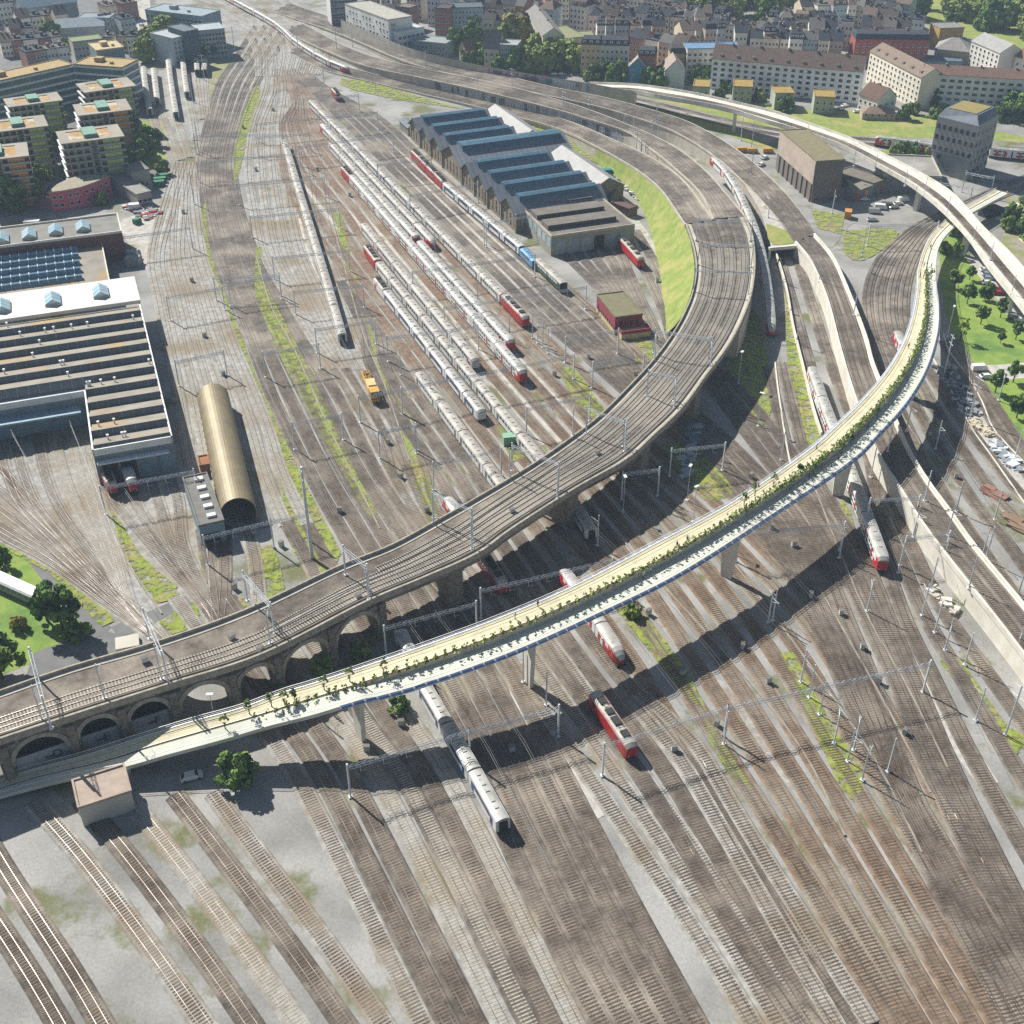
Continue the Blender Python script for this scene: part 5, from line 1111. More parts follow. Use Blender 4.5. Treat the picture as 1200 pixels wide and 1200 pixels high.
house('green_house',(586,53),(606,54),12,15,'8fa39a','a8aaa8','flat',4,5,'green and white house left of the leafy trees','house',sides='fl')
house('cream_house',(567,56),(585,57),14,13,'c9c0aa','363a44','gable',3,3,'cream house with tall dark roof left of the green house','house',sides='f',rh=8)
house('perforated_block',(404,5),(455,24),16,19,'f5f3ec','b4b0a4','flat',13,5,'long white block with scattered windows along the tracks','apartment block',sides='f',skip=4,ww=1.5,cap=90)
house('white_block',(455,30),(463,30),14,16,'c6ccd0','b08a6a','flat',2,5,'narrow end house with a pink banner stripe','apartment block',sides='f')
house('stepped_block',(466,38),(497,32),16,13,'e6eaee','c9cbcb','flat',6,3,'white stepped block right of the perforated white block','apartment block',sides='f',ww=2.4,chim=1)
house('grey_block',(483,48),(522,52),14,8,'8fa3a6','9aa39f','flat',8,2,'low grey green block with a blue mural','house',sides='f')
house('gabled_house',(538,56),(546,59),14,9,'c8bda4','6d5d50','gable',2,2,'small cream gabled house by the wooded corner','house',axis='y',sides='f',rh=5)
house('blue_grey_block',(528,10),(566,9),14,16,'8fa3b0','5c646c','flat',9,5,'blue grey block behind the wooded corner','apartment block',sides='f')
house('brick_block',(509,10),(526,11),12,17,'9c6458','4a4448','flat',4,4,'red brick block left of the blue grey block','apartment block',sides='f')
house('ochre_house',(448,14),(465,15),12,10,'b88e5e','3c3f46','hip',4,2,'ochre house with dark roof above the white perforated block','house',sides='f')
house('brown_block',(464,8),(480,10),10,13,'a08068','7a6d62','flat',3,4,'brown block right of the ochre house','house',sides='f')
tb=house('office_tower',(390,33),(421,31),18,42,'4b5a64','4b5a64','flat',6,11,'dark glass tower cut by the top edge','tower',at='base',sides='f',ww=3.6,wh=2,cap=80,pane='win2')[0]
mb=MB(); mb.box(-.4,-.1,0,-.05,18.1,42); mb.build('white_side',M['white'],tb)
house('white_red_block',(640,33),(664,46),12,14,'d5cfc2','8f9068','flat',5,3,'white block with a planted roof and dark red side','house',sides='f')
house('dark_red_block',(664,45),(697,44),14,12,'8a4a4c','8f9068','flat',5,2,'dark red front of the planted roof block','house',sides='f')
house('cream_row',(616,14),(636,42),12,15,'d9d2c0','8a8680','gable',8,4,'sunlit cream row facing the yellow autumn tree','apartment block',sides='f',rh=4,chim=2)
# back rows, generated house by house
rnd=random.Random(21)
WC=['ece4d2','e3ddd2','f4f0e6','c8b4a4','ddcdb6','a5776c','ccd4d6','e6d6b6','e8e2d6','aab7bc']; RC=['2f343d','383d47','383d47','4a4644','5a4c45','6e6a66','7d6a5e']
rows=[(430,500,-4,14),(480,566,-6,16),(560,640,2,14),(566,618,22,14),(640,735,-4,14),(668,760,6,14),(690,765,18,15),(700,778,30,15),(745,800,14,15),(738,800,43,14),(770,850,8,15),(785,860,20,15),(838,900,28,15),(800,862,36,15),(862,935,38,14),(905,975,32,15),(900,1000,20,14),(880,990,44,14),(940,1010,8,15),(1010,1070,30,14),(1012,1085,18,14),(1000,1040,6,12),(585,640,-12,14),(700,800,-14,14),(940,1060,-10,14),(20,80,22,12),(120,150,26,11),(0,66,50,10),(-20,40,36,10),(30,84,62,9),(120,160,44,10),(-40,30,8,12),(125,165,8,12)]
WN=['sunlit','plain','neat','narrow']
cn={'ece4d2':'cream','e3ddd2':'grey cream','f4f0e6':'white','c8b4a4':'tan','ddcdb6':'sand coloured','a5776c':'brick red','ccd4d6':'pale grey','e6d6b6':'pale yellow','e8e2d6':'off white','aab7bc':'blue grey'}
rn={'2f343d':'black','383d47':'slate','4a4644':'dark brown','5a4c45':'brown','6e6a66':'grey','7d6a5e':'tan tiled'}
for (u0,u1,v,h) in rows:
    u=u0; slope=rnd.uniform(-.06,.18) if u0>400 else rnd.uniform(-.15,0)
    while u<u1-5:
        wd=rnd.uniform(10,19); wc=rnd.choice(WC); rc=rnd.choice(RC); rt=rnd.choice(['mansard','gable','gable','hip','flat'] if u0>400 else ['gable','flat','flat']); hh=h+rnd.uniform(-2,2); vv=v+(u-u0)*slope
        house('town_house',(u,vv),(u+wd*.93,vv+wd*slope),rnd.uniform(10,14),hh,wc,rc,rt,max(2,int(wd/4.2)),max(2,int(hh/3.6)),cat='town house',group='town houses of the far streets',sides='f',dorm=rnd.choice([0,2,3]) if rt=='mansard' else 0,chim=rnd.choice([1,2]),autolab='%s town house with %s %s roof'%(cn[wc],rn[rc],rt if rt!='hip' else 'hipped'),cap=16)
        u+=wd+(6 if rnd.random()<.15 else 0)
# ------------------------------------------------------------ trees
rt=random.Random(11)
def crownmesh(n,rx,rz,leafs,leaf,leaf2,shape='round'):
    mb=MB(); cl=[]
    for k in range(n):
        while True:
            p=Vector((rt.uniform(-1,1),rt.uniform(-1,1),rt.uniform(-1,1)))
            if .25<p.length<1: break
        if shape=='cone': t=(p.z+1)/2; p=Vector((p.x*(1.05-t),p.y*(1.05-t),p.z))
        cl.append((Vector((p.x*rx,p.y*rx,p.z*rz)),rt.uniform(.22,.42)*rx*(1 if shape!='cone' else .6),rt.random()<.5))
    for c,r,b in cl:
        for k in range(leafs):
            d=Vector((rt.gauss(0,1),rt.gauss(0,1),rt.gauss(0,1))).normalized(); q=c+d*r*rt.uniform(.6,1.05); s=rt.uniform(.05,.1)*rx+.06
            u=(d.orthogonal().normalized()+d*rt.uniform(-.6,.6)).normalized(); v=d.cross(u).normalized(); 
            mb.add([q-u*s-v*s*.7,q+u*s-v*s*.7,q+u*s*.8+v*s*.7,q-u*s*.8+v*s*.7],[(0,1,2,3)],1 if b else 0)
    return mb.mesh('crown',[M[leaf],M[leaf2]])
CM=[crownmesh(34,1.0,.95,46,'leaf1','leaf2'),crownmesh(30,1.0,1.0,46,'leaf1','leaf1'),crownmesh(30,1.0,1.15,46,'leaf3','leaf1'),crownmesh(30,1.0,1.1,46,'leaf4','leaf2'),crownmesh(26,.9,1.5,40,'leaf3','leaf3','cone'),crownmesh(12,1.0,1.2,16,'leaf2','leaf1'),crownmesh(32,1.0,.9,46,'leaf2','leaf2')]
def trunkmesh():
    mb=MB(); mb.tube((0,0,-.05),(0,0,.45),.06,.045,8); mb.tube((0,0,.45),(.04,0,.9),.045,.02,6)
    for a in range(5): t=a*1.3; mb.tube((0,0,.35+.07*a),(.3*math.cos(t),.3*math.sin(t),.75+.05*a),.025,.01,5)
    return mb.mesh('trunk',[M['bark']])
TM=trunkmesh()
def tree(u,v,h,r,kind,label=None,base='green tree',group='trees',z=0,name='tree'):
    p=G(u,v,z) if not isinstance(u,Vector) else u
    t=link(name,TM,None,p,rt.uniform(0,6)); th=h*.55; t.scale=(th,th,th)
    c=link('crown',CM[kind],t,(0,0,(h-r*(1.5 if kind==4 else 1.0)*.95)/th)); c.scale=(r/th,r/th,r/th)
    t.rotation_euler=(0,0,rt.uniform(0,6)); c.rotation_euler=(0,0,0)
    if label: tag(t,label,'tree',group)
    else: auto(t,base,'tree',group,P(p.x,p.y,p.z+h*.6))
    return t
for u,v,h,r,k in [(1120,302,7,3,0),(1136,328,6,2.3,1),(1118,338,8,3.4,0),(1155,352,7,3.4,2),(1133,356,8,3.2,1),(1172,372,7.5,2.8,2),(1149,380,8,3.2,0),(1125,400,9,3.0,5),(1190,398,7,2.6,2),(1172,402,4.5,1.7,1),(1166,460,8.5,3.2,1),(1187,448,8,3.0,1),(1191,490,8,3.2,2),(1218,470,8,3,1)]:
    tree(u,v,h*.85,r*.72,k,base='young park tree on the lawn' if k!=5 else 'sparse bare looking park tree',group='trees of the park lawn')
tree(74,738,12,4.4,2,'large dark evergreen tree in the lower left garden',group='garden trees'); tree(56,728,11,3.6,4,'dark conifer beside the large evergreen in the garden',group='garden trees'); tree(3,795,11,4.6,1,'leafy green tree at the left edge above the viaduct',group='garden trees'); tree(2,668,6,2.6,1,'green tree at the left edge behind the white caravan',group='garden trees')
tree(24,736,3,1.8,3,'pinkish brown shrub under the dark garden trees',group='garden trees'); tree(93,745,4,2.6,1,'broad green bush right of the dark evergreen',group='garden trees')
tree(280,918,7,3.4,1,'round green tree at the bottom edge below the footbridge',group='lower trees'); tree(378,790,5,2.2,0,'small shrub under the stone arch',group='lower trees') ; tree(333,822,4,1.8,0,'small shrub between stone arches and footbridge',group='lower trees'); tree(468,834,4,2,1,'bush below the footbridge near the pale sleepers',group='lower trees'); tree(742,722,3.5,2,0,'bush on the verge right of the emerging white train',group='lower trees'); tree(423,770,4,2.2,0,'shrub in front of the last arch',group='lower trees')
for u,v,h,r,k in [(165,205,10,4.5,2),(172,188,11,5,1),(178,172,9,4.5,2),(160,190,8,4,2),(192,205,6,3,0),(40,238,11,4.5,1),(52,222,10,4,1),(20,245,12,6,2),(4,240,10,6,2),(70,178,9,3.5,1),(80,212,7,3,1),(185,62,16,8,6),(195,55,18,8,6),(172,72,14,7,6),(160,60,11,5,0),(245,65,11,6,2),(235,70,9,4,2),(62,52,11,6,1),(75,57,6,4,3),(88,58,6,4,3),(70,40,9,4,1),(155,45,9,4,0),(120,300-60,5,2.4,1),(232,82,5,2,1),(150,205,8,3.5,2),(78,150,8,3,6),(155,155,9,4,2),(165,225,4,2,0)]:
    tree(u,v,h,r,k,base={0:'pale green',1:'green',2:'dark green',3:'yellow flowering',6:'olive green'}[k]+' tree',group='trees of the residential district')
for u,v,h,r,k in [(600,86,12,7,1),(620,83,13,8,6),(640,82,15,9,6),(660,80,16,9,6),(675,82,15,8,6),(650,72,15,9,6),(630,70,15,8,6),(668,68,14,8,6),(585,90,9,5,1),(606,60,19,9,3),(612,44,14,7,3),(534,62,12,6,2),(556,58,14,7,1),(560,76,11,6,1),(553,40,12,6,2),(546,78,8,4,2),(708,92,9,4,2),(693,94,7,5,0),(724,96,10,5.5,1),(715,98,6,3,0),(770,104,9,5,2),(762,100,8,5,1),(778,96,8,5,0),(820,98,9,5,1),(812,92,9,5,2),(852,108,5,4,0),(870,116,6,4,1),(842,114,4,3,1),(900,104,9,5,1),(915,98,9,4.5,2),(890,118,6,4,0),(920,130,6,4,1),(990,112,9,5,0),(1060,140,7,3,1),(1094,128,11,3.5,4),(1070,134,6,3,0),(1185,136,10,6.5,1),(1200,140,10,7,2),(1178,142,8,5,2),(1100,134,5,3.5,0),(1095,138,4,3,1),(1192,262,9,5,2),(1205,280,10,6,2),(1180,270,6,3,0),(1120,276,5,3,0),(1108,296,4,2.5,0),(1050,180,4,3,0),(1060,178,4,3,1),(1072,179,4,3,1),(1090,180,4,3,0),(1020,186,3.5,2.5,0)]:
    tree(u,v,h,r,k,base={0:'pale green',1:'green',2:'dark green',3:'autumn yellow',4:'narrow conifer',6:'big leafy plane'}[k]+(' tree' if k!=4 else ''),group='street and garden trees of the city')
for i in range(52):
    u=rt.uniform(805,930) if i<18 else rt.uniform(1045,1230); v=rt.uniform(-6,24) if i<18 else rt.uniform(-14,52)
    if i>=18 and (u<1110 and v>25): v-=25
    if i>=18 and 1135<u<1200 and v>30: v=28
    k=rt.choice([1,6,2,0,6]); tree(u,v+6,rt.uniform(12,18),rt.uniform(6,9),k,base={0:'pale green',1:'green',2:'dark green',6:'olive green'}[k]+' tree of the far park',group='trees of the far park')
for i,(u,v) in enumerate([(90,230),(150,395)]): pass
# saplings on the footbridge
sp=[(265,850),(292,835),(322,826),(335,824),(346,820),(381,808),(409,800),(448,790),(872,590),(886,583),(908,570),(925,575),(937,556),(950,553),(962,545),(983,531),(995,518),(1004,508),(1016,500),(1028,490),(1091,328)]
for i,(u,v) in enumerate(sp):
    p=bridge_pt(u,v); k=2 if u in(346,937,995) else (5 if i%3 else 0)
    tree(p,0,3.8 if k!=2 else 3.0,1.05 if k!=2 else .7,k if k!=0 else 5,base='slender yellow green sapling in the footbridge planting' if k!=2 else 'dark green sapling in the footbridge planting',group='saplings on the footbridge',name='sapling')
# ------------------------------------------------------------ people on the bridge
def person_mesh(stride,arm):
    me=bpy.data.meshes.new('person'); 
    V=[(0,0,.95),(0,0,1.15),(0,.0,1.42),(0,0,1.54),(0,.02,1.68),  (.1,0,.92),(.11,stride*.45,.5),(.11,stride*.9-.05,.08),(.11,stride*.9+.14,.04), (-.1,0,.92),(-.11,-stride*.35,.5),(-.11,-stride*1.0-.05,.1),(-.11,-stride*1.0+.13,.05), (.19,0,1.42),(.24,-arm*.5,1.15),(.24,-arm*.6+.12,.9),(-.19,0,1.42),(-.24,arm*.5,1.15),(-.24,arm*.6+.12,.9)]
    E=[(0,1),(1,2),(2,3),(3,4),(0,5),(5,6),(6,7),(7,8),(0,9),(9,10),(10,11),(11,12),(2,13),(13,14),(14,15),(2,16),(16,17),(17,18)]
    Rr=[.15,.14,.16,.06,.115,.1,.07,.05,.04,.1,.07,.05,.04,.07,.05,.04,.07,.05,.04]
    me.from_pydata(V,E,[]); o=link('person_skeleton',me); md=o.modifiers.new('s','SKIN'); 
    for i,r in enumerate(Rr): me.skin_vertices[0].data[i].radius=(r,r)
    me.skin_vertices[0].data[0].use_root=True
    sb=o.modifiers.new('u','SUBSURF'); sb.levels=1; sb.render_levels=1
    dg=bpy.context.evaluated_depsgraph_get(); m2=bpy.data.meshes.new_from_object(o.evaluated_get(dg)); bpy.data.objects.remove(o)
    cols=[mat('clothes_dark','2c2e36',None,2,.9),mat('skin_tone','c99a7c',None,2,.6),mat('trousers','3d4450',None,2,.9),mat('clothes_pink','b06a70',None,2,.9),mat('clothes_light','c9ccd0',None,2,.9)]
    return m2,cols
pm=[person_mesh(.25,.2),person_mesh(.05,.05)]
PC=['dark','dark','dark','pink','light','dark']
pv={}
hm=MB(); 
for k in range(6): 
    z0=1.70+.12*math.sin(math.pi*.5*k/6); 
hb=bmesh.new(); bmesh.ops.create_uvsphere(hb,u_segments=10,v_segments=6,radius=.125); [setattr(v_,'co',Vector((v_.co.x,v_.co.y-.02,v_.co.z*.8+1.74))) for v_ in hb.verts]; hair=bpy.data.meshes.new('hair'); hb.to_mesh(hair); hb.free(); hair.materials.append(mat('hair_brown','3a2c22',None,2,.8))
ppl=[(602,724,'on the cream path above the shaded engine'),(633,706,'on the cream path right of the pair of tracks'),(793,638,'left of two walkers on the cream path at centre'),(806,632,'right of two walkers on the cream path at centre'),(424,804,'beside the hedge near the left saplings'),(756,671,'in pale clothes on the lower shaded path'),(949,558,'left one of a couple on the pale path'),(953,556,'right one of a couple on the pale path'),(974,541,'left one of a pair by the dark sapling'),(979,536,'right one of a pair by the dark sapling'),(957,524,'alone at the outer edge of the cream path'),(1064,405,'alone on the cream path at the bend'),(1066,441,'in reddish top on the shaded lower path'),(1077,322,'left of two walkers near the upper bend'),(1081,323,'right of two walkers near the upper bend'),(1083,311,'first of three walkers below the white viaduct'),(1087,310,'middle of three walkers below the white viaduct'),(1090.5,310,'last of three walkers below the white viaduct'),(1090,289,'left of a couple at the far end of the bend'),(336,834,'beside the small dark sapling at left'),(1075,400,'x')]
for i,(u,v,l) in enumerate(ppl[:-1]):
    p=bridge_pt(u,v+3); st=rt.choice([0,1]); me,cols=pm[st]; c='clothes_dark' if i%5 else 'clothes_light'
    if 'reddish' in l: c='clothes_pink'
    key=(st,c)
    if key not in pv:
        m2=me.copy(); m2.name='person'; [m2.materials.append(x) for x in(mat(c,'2c2e36'),mat('skin_tone','c99a7c'),mat('trousers','3d4450'))]
        for f in m2.polygons: z=f.center.z; f.material_index=1 if (z>1.5 or (abs(f.center.x)>.2 and z<1.0 and z>.8)) else (2 if z<.95 else 0)
        pv[key]=m2
    o=link('person',pv[key],None,p,rt.uniform(0,6)); link('hair',hair,o); tag(o,'person walking '+l+', seen small','person','people on the footbridge')
# ------------------------------------------------------------ catenary
GM={}
def gantry(u1,v1,u2,v2,h=8.2,z=0,lab='grey lattice catenary gantry'):
    a=G(u1,v1,h+z);b=G(u2,v2,h+z); d=b-a; L=d.length; e=empty('catenary_gantry',(a.x,a.y,z),math.atan2(d.y,d.x)); auto(e,lab,'gantry','catenary gantries over the tracks',((u1+u2)/2,(v1+v2)/2))
    for x in(0,L):
        mb=MB(); mb.box(x-.16,-.16,-.1,x+.16,.16,h+1.1); mb.box(x-.4,-.4,-.1,x+.4,.4,.35); mb.build('mast',M['steel'],e)
    mb=MB(); s=.28
    for y in(-s,s):
        for zz in(h-.35,h+.35): mb.tube((0,y,zz),(L,y,zz),.055,n=4)
    n=max(2,int(L/1.3))
    for k in range(n):
        x0=L*k/n;x1=L*(k+1)/n
        for y in(-s,s): mb.tube((x0,y,h-.35),(x1,y,h+.35),.04,n=3) if k%2 else mb.tube((x0,y,h+.35),(x1,y,h-.35),.04,n=3)
        mb.tube((x0,-s,h+.35),(x1,s,h+.35),.035,n=3)
    mb.build('lattice_beam',M['steel'],e)
    mb=MB(); k=0; x=2.5
    while x<L-1: mb.tube((x,0,h-.35),(x,0,h-1.9),.05,n=4); mb.tube((x,0,h-1.8),(x+1.3,0,h-1.8),.035,n=4); x+=4.6
    mb.build('drop_arm',M['steel'],e)
for g_ in [(355,117,420,112),(300,146,442,132),(350,173,460,158),(300,162,362,157),(227,160,330,158),(230,192,353,180),(277,218,380,209),(293,255,397,245),(442,194,505,187),(480,230,560,215),(319,303,408,294),(344,343,425,335),(369,387,439,377),(250,327,327,322),(483,320,627,300),(520,362,687,337),(453,397,560,383),(470,457,673,417),(420,467,470,457.5),(443,508,487,499),(507,545,587,528),(663,398,725,388),(617,480,692,465),(695,427,755,417),(567,263,640,250),(267,333,327,325),(308,415,373,405),(342,498,400,487),(117,573,227,553),(238,631,317,612),(317,612,360,604),(143,279,222,268),(195,350,260,338),(205,425,262,413),
 (450,737,558,708),(563,693,718,657),(407,900,550,858),(550,858,655,830),(708,875,853,830),(853,830,1090,778),(867,627,990,615),(1062,632,1113,626),(1020,587,1078,584),(787,529,850,522),(730,556,773,551),(1132,203,1165,209),(1102,215,1140,221),(1020,265,1100,262),(1170,735,1235,722),(120,850-245,190,592)][:48]: gantry(*g_)
for g_ in [(285,673,317,710),(168,717,190,767),(35,763,50,820),(507,578,553,600),(600,523,655,545),(688,480,732,495),(768,388,833,398),(760,437,792,443),(818,258,882,259),(820,286,883,289),(815,317,880,320),(402,643,430,665)]: gantry(*g_,h=7.5,z=11.5,lab='grey catenary gantry across the viaduct tracks')
def mastmesh(kind):
    mb=MB()
    h={'mast':9.5,'tall':14,'lamp':11,'big':27,'slim':7}[kind]; r={'mast':.17,'tall':.2,'lamp':.1,'big':.42,'slim':.13}[kind]
    mb.tube((0,0,-.1),(0,0,h),r*1.15,r*.8,6); mb.box(-.4,-.4,-.1,.4,.4,.4)
    arm=MB()
    if kind in('mast','slim'): arm.tube((0,0,h-2),(2.6,0,h-1.8),.05,n=4); arm.tube((0,0,h-3.2),(2.4,0,h-1.9),.04,n=4); arm.tube((2.5,0,h-1.8),(2.5,0,h-2.9),.04,n=4)
    if kind=='lamp': arm.box(-.7,-.35,h,.7,.35,h+.25)
    if kind in('tall','big'): 
        for z in(h-.6,h-3): arm.tube((-1.6,0,z),(1.6,0,z),.07,n=4)
    return mb.mesh('mast',[M['steel']]),arm.mesh('arm',[M['steel'] if kind!='lamp' else M['white']])
MMs={k:mastmesh(k) for k in('mast','tall','lamp','big','slim')}
def mast(u,v,kind='mast',z=0,rz=None):
    p=G(u,v,z); o=link({'lamp':'lamp_post','big':'power_mast'}.get(kind,'catenary_mast'),MMs[kind][0],None,p,rt.uniform(0,6.28) if rz is None else rz)
    link('lamp_head' if kind=='lamp' else 'cross_arm',MMs[kind][1],o)
    auto(o,{'mast':'slim grey steel catenary mast','tall':'tall steel pole','lamp':'lamp post with white head','big':'very tall power line mast','slim':'short signal wire post'}[kind],'lamp post' if kind=='lamp' else 'mast',{'lamp':'lamp posts of the yard'}.get(kind,'single masts beside the tracks'),P(p.x,p.y,z+5))
for u,v in [(983,655),(1016,717),(1080,722),(1095,742),(1107,763),(1130,780),(938,800),(948,818),(960,838),(977,872),(993,893),(1010,915),(1143,845),(1103,668),(1052,672),(1188,772),(1192,700),(1096,527),(1120,600),(1189,538),(933,403),(915,540),(900,730),(613,800),(640,827),(624,397),(630,403),(636,408),(642,415),(848,873),(488,532),(505,470),(470,440),(597,400),(560,360),(510,300),(570,290),(700,640),(1165,610),(1150,655),(1000,880),(1040,905),(905,728),(1170,470),(1020,560),(1070,630),(1090,690),(1018,520),(700,545)]: mast(u,v)
for u,v in [(1136,491),(1106,440),(1178,862),(730,170),(741,172),(745,186),(750,192),(755,200),(763,176),(770,170),(768,155),(868,165),(880,178),(690,150),(660,140),(600,112),(560,118),(500,90),(470,95),(440,105),(395,62),(413,55),(380,100),(350,65),(240,95),(275,60),(226,120),(233,178),(228,240)]: mast(u,v,'tall')
mast(366,655,'big')
for u,v in [(805,587),(888,500),(865,450),(812,612),(841,640),(730,600),(1110,395),(255,860)]: mast(u,v,'lamp')
for u,v in [(553,645),(653,586),(732,530),(790,478),(832,432),(317,755),(190,797),(50,845),(123,820),(432,703),(508,615),(597,562),(671,512),(767,423)]: mast(u,v,'mast',11.5,1.57)
for u,v in [(975,250),(1010,300),(1000,370),(960,330),(1062,505),(1083,588),(1110,628),(1135,690),(1155,655),(1040,530),(900,255),(880,205)]: mast(u,v,'mast',5.5)
for u,v in [(945,165),(1000,195),(1025,200),(1060,218),(1083,228),(1110,250),(1140,285),(1160,305),(1185,345)]: mast(u,v,'slim',11)
# ------------------------------------------------------------ overhead contact wires, relay cabinets and cable troughs
def wire(pts,z=6.2):
    c=crom([G(*p) for p in pts],14); o=c[0].copy(); mb=MB()
    for a_,b_ in zip(c,c[1:]):
        a2=a_-o+Vector((0,0,z));b2=b_-o+Vector((0,0,z)); mb.tube(a2,b2,.035,n=3); m_=(a2+b2)/2+Vector((0,0,1.0)); mb.tube(a2+Vector((0,0,1.3)),m_,.028,n=3); mb.tube(m_,b2+Vector((0,0,1.3)),.028,n=3); mb.tube(m_,m_-Vector((0,0,1)),.015,n=3)
    x=mb.build('overhead_wire',M['dsteel']); x.location=o; mid=c[len(c)//2]; auto(x,'thin overhead contact wire','wire','overhead contact wires',P(mid.x,mid.y,z))
for p in [[(316,200),(390,300),(465,400),(568,540)],[(445,200),(545,300),(643,400),(782,540)],[(482,200),(592,300),(700,420)],[(870,640),(960,740),(1040,850),(1110,980)],[(800,640),(890,740),(975,850),(1050,980)],[(690,640),(790,740),(885,870),(960,990)],[(735,762),(800,850),(870,960)],[(455,720),(510,800),(575,910),(640,1040)],[(490,715),(545,790),(615,900),(680,1020)],[(1036,660),(1060,725),(1095,790),(1150,900)],[(1075,600),(1140,690),(1210,780)],[(240,240),(262,340),(300,440),(345,540),(395,630)],[(262,230),(290,340),(335,440),(390,560),(440,650)],[(330,200),(350,290),(385,380),(430,480)],[(20,530),(60,600),(120,680),(180,742)],[(88,520),(120,600),(155,690),(188,742)],[(0,590),(80,670),(175,742)],[(152,600),(200,665),(250,722)],[(1025,350),(1050,440),(1100,530),(1170,640)],[(908,430),(925,520),(960,610)]]: wire(p)
def cabinet(u,v,w=1.2,h=1.5,c='c4c6c2',z=0):
    p=G(u,v,z+.2 if z else .12); e=empty('relay_cabinet',p,rt.uniform(0,1.5)); auto(e,'small grey trackside relay cabinet','cabinet','small trackside cabinets',P(p.x,p.y,h)); mb=MB(); mb.box(-w/2,-.4,0,w/2,.4,h); mb.build('body',wallm(c),e); mb=MB(); mb.box(-w/2-.08,-.48,h,w/2+.08,.48,h+.1); mb.build('lid',M['dconc'],e)
for u,v in [(150,510),(205,470),(240,395),(262,440),(275,690),(330,640),(345,700),(398,600),(430,440),(455,520),(470,560),(500,600),(540,520),(580,610),(605,440),(650,440),(690,420),(745,440),(770,330),(810,540),(835,610),(880,560),(905,620),(930,640),(950,700),(985,720),(1010,760),(1030,800),(1060,860),(900,800),(870,760),(840,850),(800,790),(760,720),(790,880),(650,860),(600,880),(470,850),(430,880),(1100,640),(1160,700),(1120,560),(1090,510),(285,150),(300,200),(320,130),(372,200),(410,230),(215,250),(225,330)]: cabinet(u,v)
for u,v in [(272,748),(170,775),(305,790-28),(420,700),(600,600),(700,532)]: cabinet(u,v,1.4,1.0,'e0e0dc',11.5)
for p in [[(300,300),(318,360),(345,410),(385,500),(420,570),(445,620)],[(388,250),(400,300),(425,390),(450,450),(480,540)],[(700,600),(780,690),(870,790),(940,880),(990,980)],[(810,600),(890,700),(970,810),(1030,900),(1080,1000)],[(950,560),(985,650),(1020,730),(1060,800),(1110,900)],[(1040,460),(1090,540),(1150,630),(1230,740)],[(620,790),(680,860),(740,950)],[(640,820),(690,895)],[(960,690),(1000,760),(1050,850),(1090,930)],[(120,600),(150,660),(190,720)],[(230,560),(240,620),(246,690)],[(545,300),(600,360),(680,440)],[(1110,600),(1160,670),(1210,735)]]:
    c=crom([G(*q) for q in p],5); mb=MB(); tubebox(mb,c,.4,.05,.36); struct(mb.build('cable_trough',mat('trough','a39b8c','8b8376',.4,.9,grain=.1)))
# ------------------------------------------------------------ cars, clutter
def carparts():
    b=MB(); prof_=[(-2.15,.35),(2.15,.35),(2.2,.75),(1.3,.95),(.7,1.45),(-1.3,1.47),(-2.0,.98),(-2.2,.8)]
    n=len(prof_); vs=[(x,-.85,z) for x,z in prof_]+[(x,.85,z) for x,z in prof_]
    for i,(x,z) in enumerate(prof_):
        if z>1.2: vs[i]=(x,-.68,z);vs[n+i]=(x,.68,z)
    b.add(vs,[(i,(i+1)%n,n+(i+1)%n,n+i) for i in range(n)]+[tuple(range(n))[::-1],tuple(range(n,2*n))])
    g=MB(); g.add([(1.28,-.72,.98),(1.28,.72,.98),(.72,.62,1.44),(.72,-.62,1.44)],[(0,1,2,3)]); g.add([(-1.95,-.72,1.02),(-1.95,.72,1.02),(-1.34,.62,1.46),(-1.34,-.62,1.46)],[(3,2,1,0)])
    g.v=[(x*1.01,y*1.01,z+.012) for x,y,z in g.v]
    for s in(-1,1): g.add([(1.1,s*.82,1.0),(-1.8,s*.82,1.02),(-1.25,s*.70,1.42),(.66,s*.70,1.4)],[(0,1,2,3)])
    w=MB(); w.tube((0,-.1,0),(0,.1,0),.32,n=12)
    v=MB(); v.box(-2.5,-.95,.4,1.6,.95,2.15); v.add([(1.6,-.95,.4),(1.6,.95,.4),(2.5,.9,.4),(2.5,-.9,.4),(1.6,-.95,2.15),(1.6,.95,2.15),(2.5,.9,1.05),(2.5,-.9,1.05)],[(0,1,2,3),(4,7,6,5),(3,2,6,7),(0,3,7,4),(1,5,6,2)])
    vg=MB(); vg.add([(1.72,-.8,2.04),(1.72,.8,2.04),(2.42,.78,1.18),(2.42,-.78,1.18)],[(0,1,2,3)])
    return b,g,w,v,vg
cb,cg,cwh,cv_,cvg=carparts(); body0=cb.mesh('body',[M['white']]);glass0=cg.mesh('window',[M['window']]);wheel0=cwh.mesh('wheel',[M['black']]);van0=cv_.mesh('body',[M['white']]);vglass0=cvg.mesh('window',[M['window']])
CC={'white':M['white'],'silver':mat('car_silver','b9bcbf',None,1,.3,.5),'black':mat('car_black','26282c',None,1,.25),'red':M['red'],'blue':mat('car_blue','3c567c',None,1,.3),'grey':mat('car_grey','74787c',None,1,.3,.4),'yellow':M['yellow']}
def car(u,v,col,rz,lab,van=False,z=0):
    p=G(u,v,z+.03); e=empty('parked_van' if van else 'parked_car',p,rz); auto(e,'%s %s parked %s'%(col,'van' if van else 'car',lab),'van' if van else 'car','parked cars and vans',(u,v))
    b=link('body',van0 if van else body0,e); b.material_slots[0].link='OBJECT'; b.material_slots[0].material=CC[col]; link('window',vglass0 if van else glass0,e)
    for x in(-1.4,1.4):
        for y in(-.8,.8): link('wheel',wheel0,e,(x,y,.32))
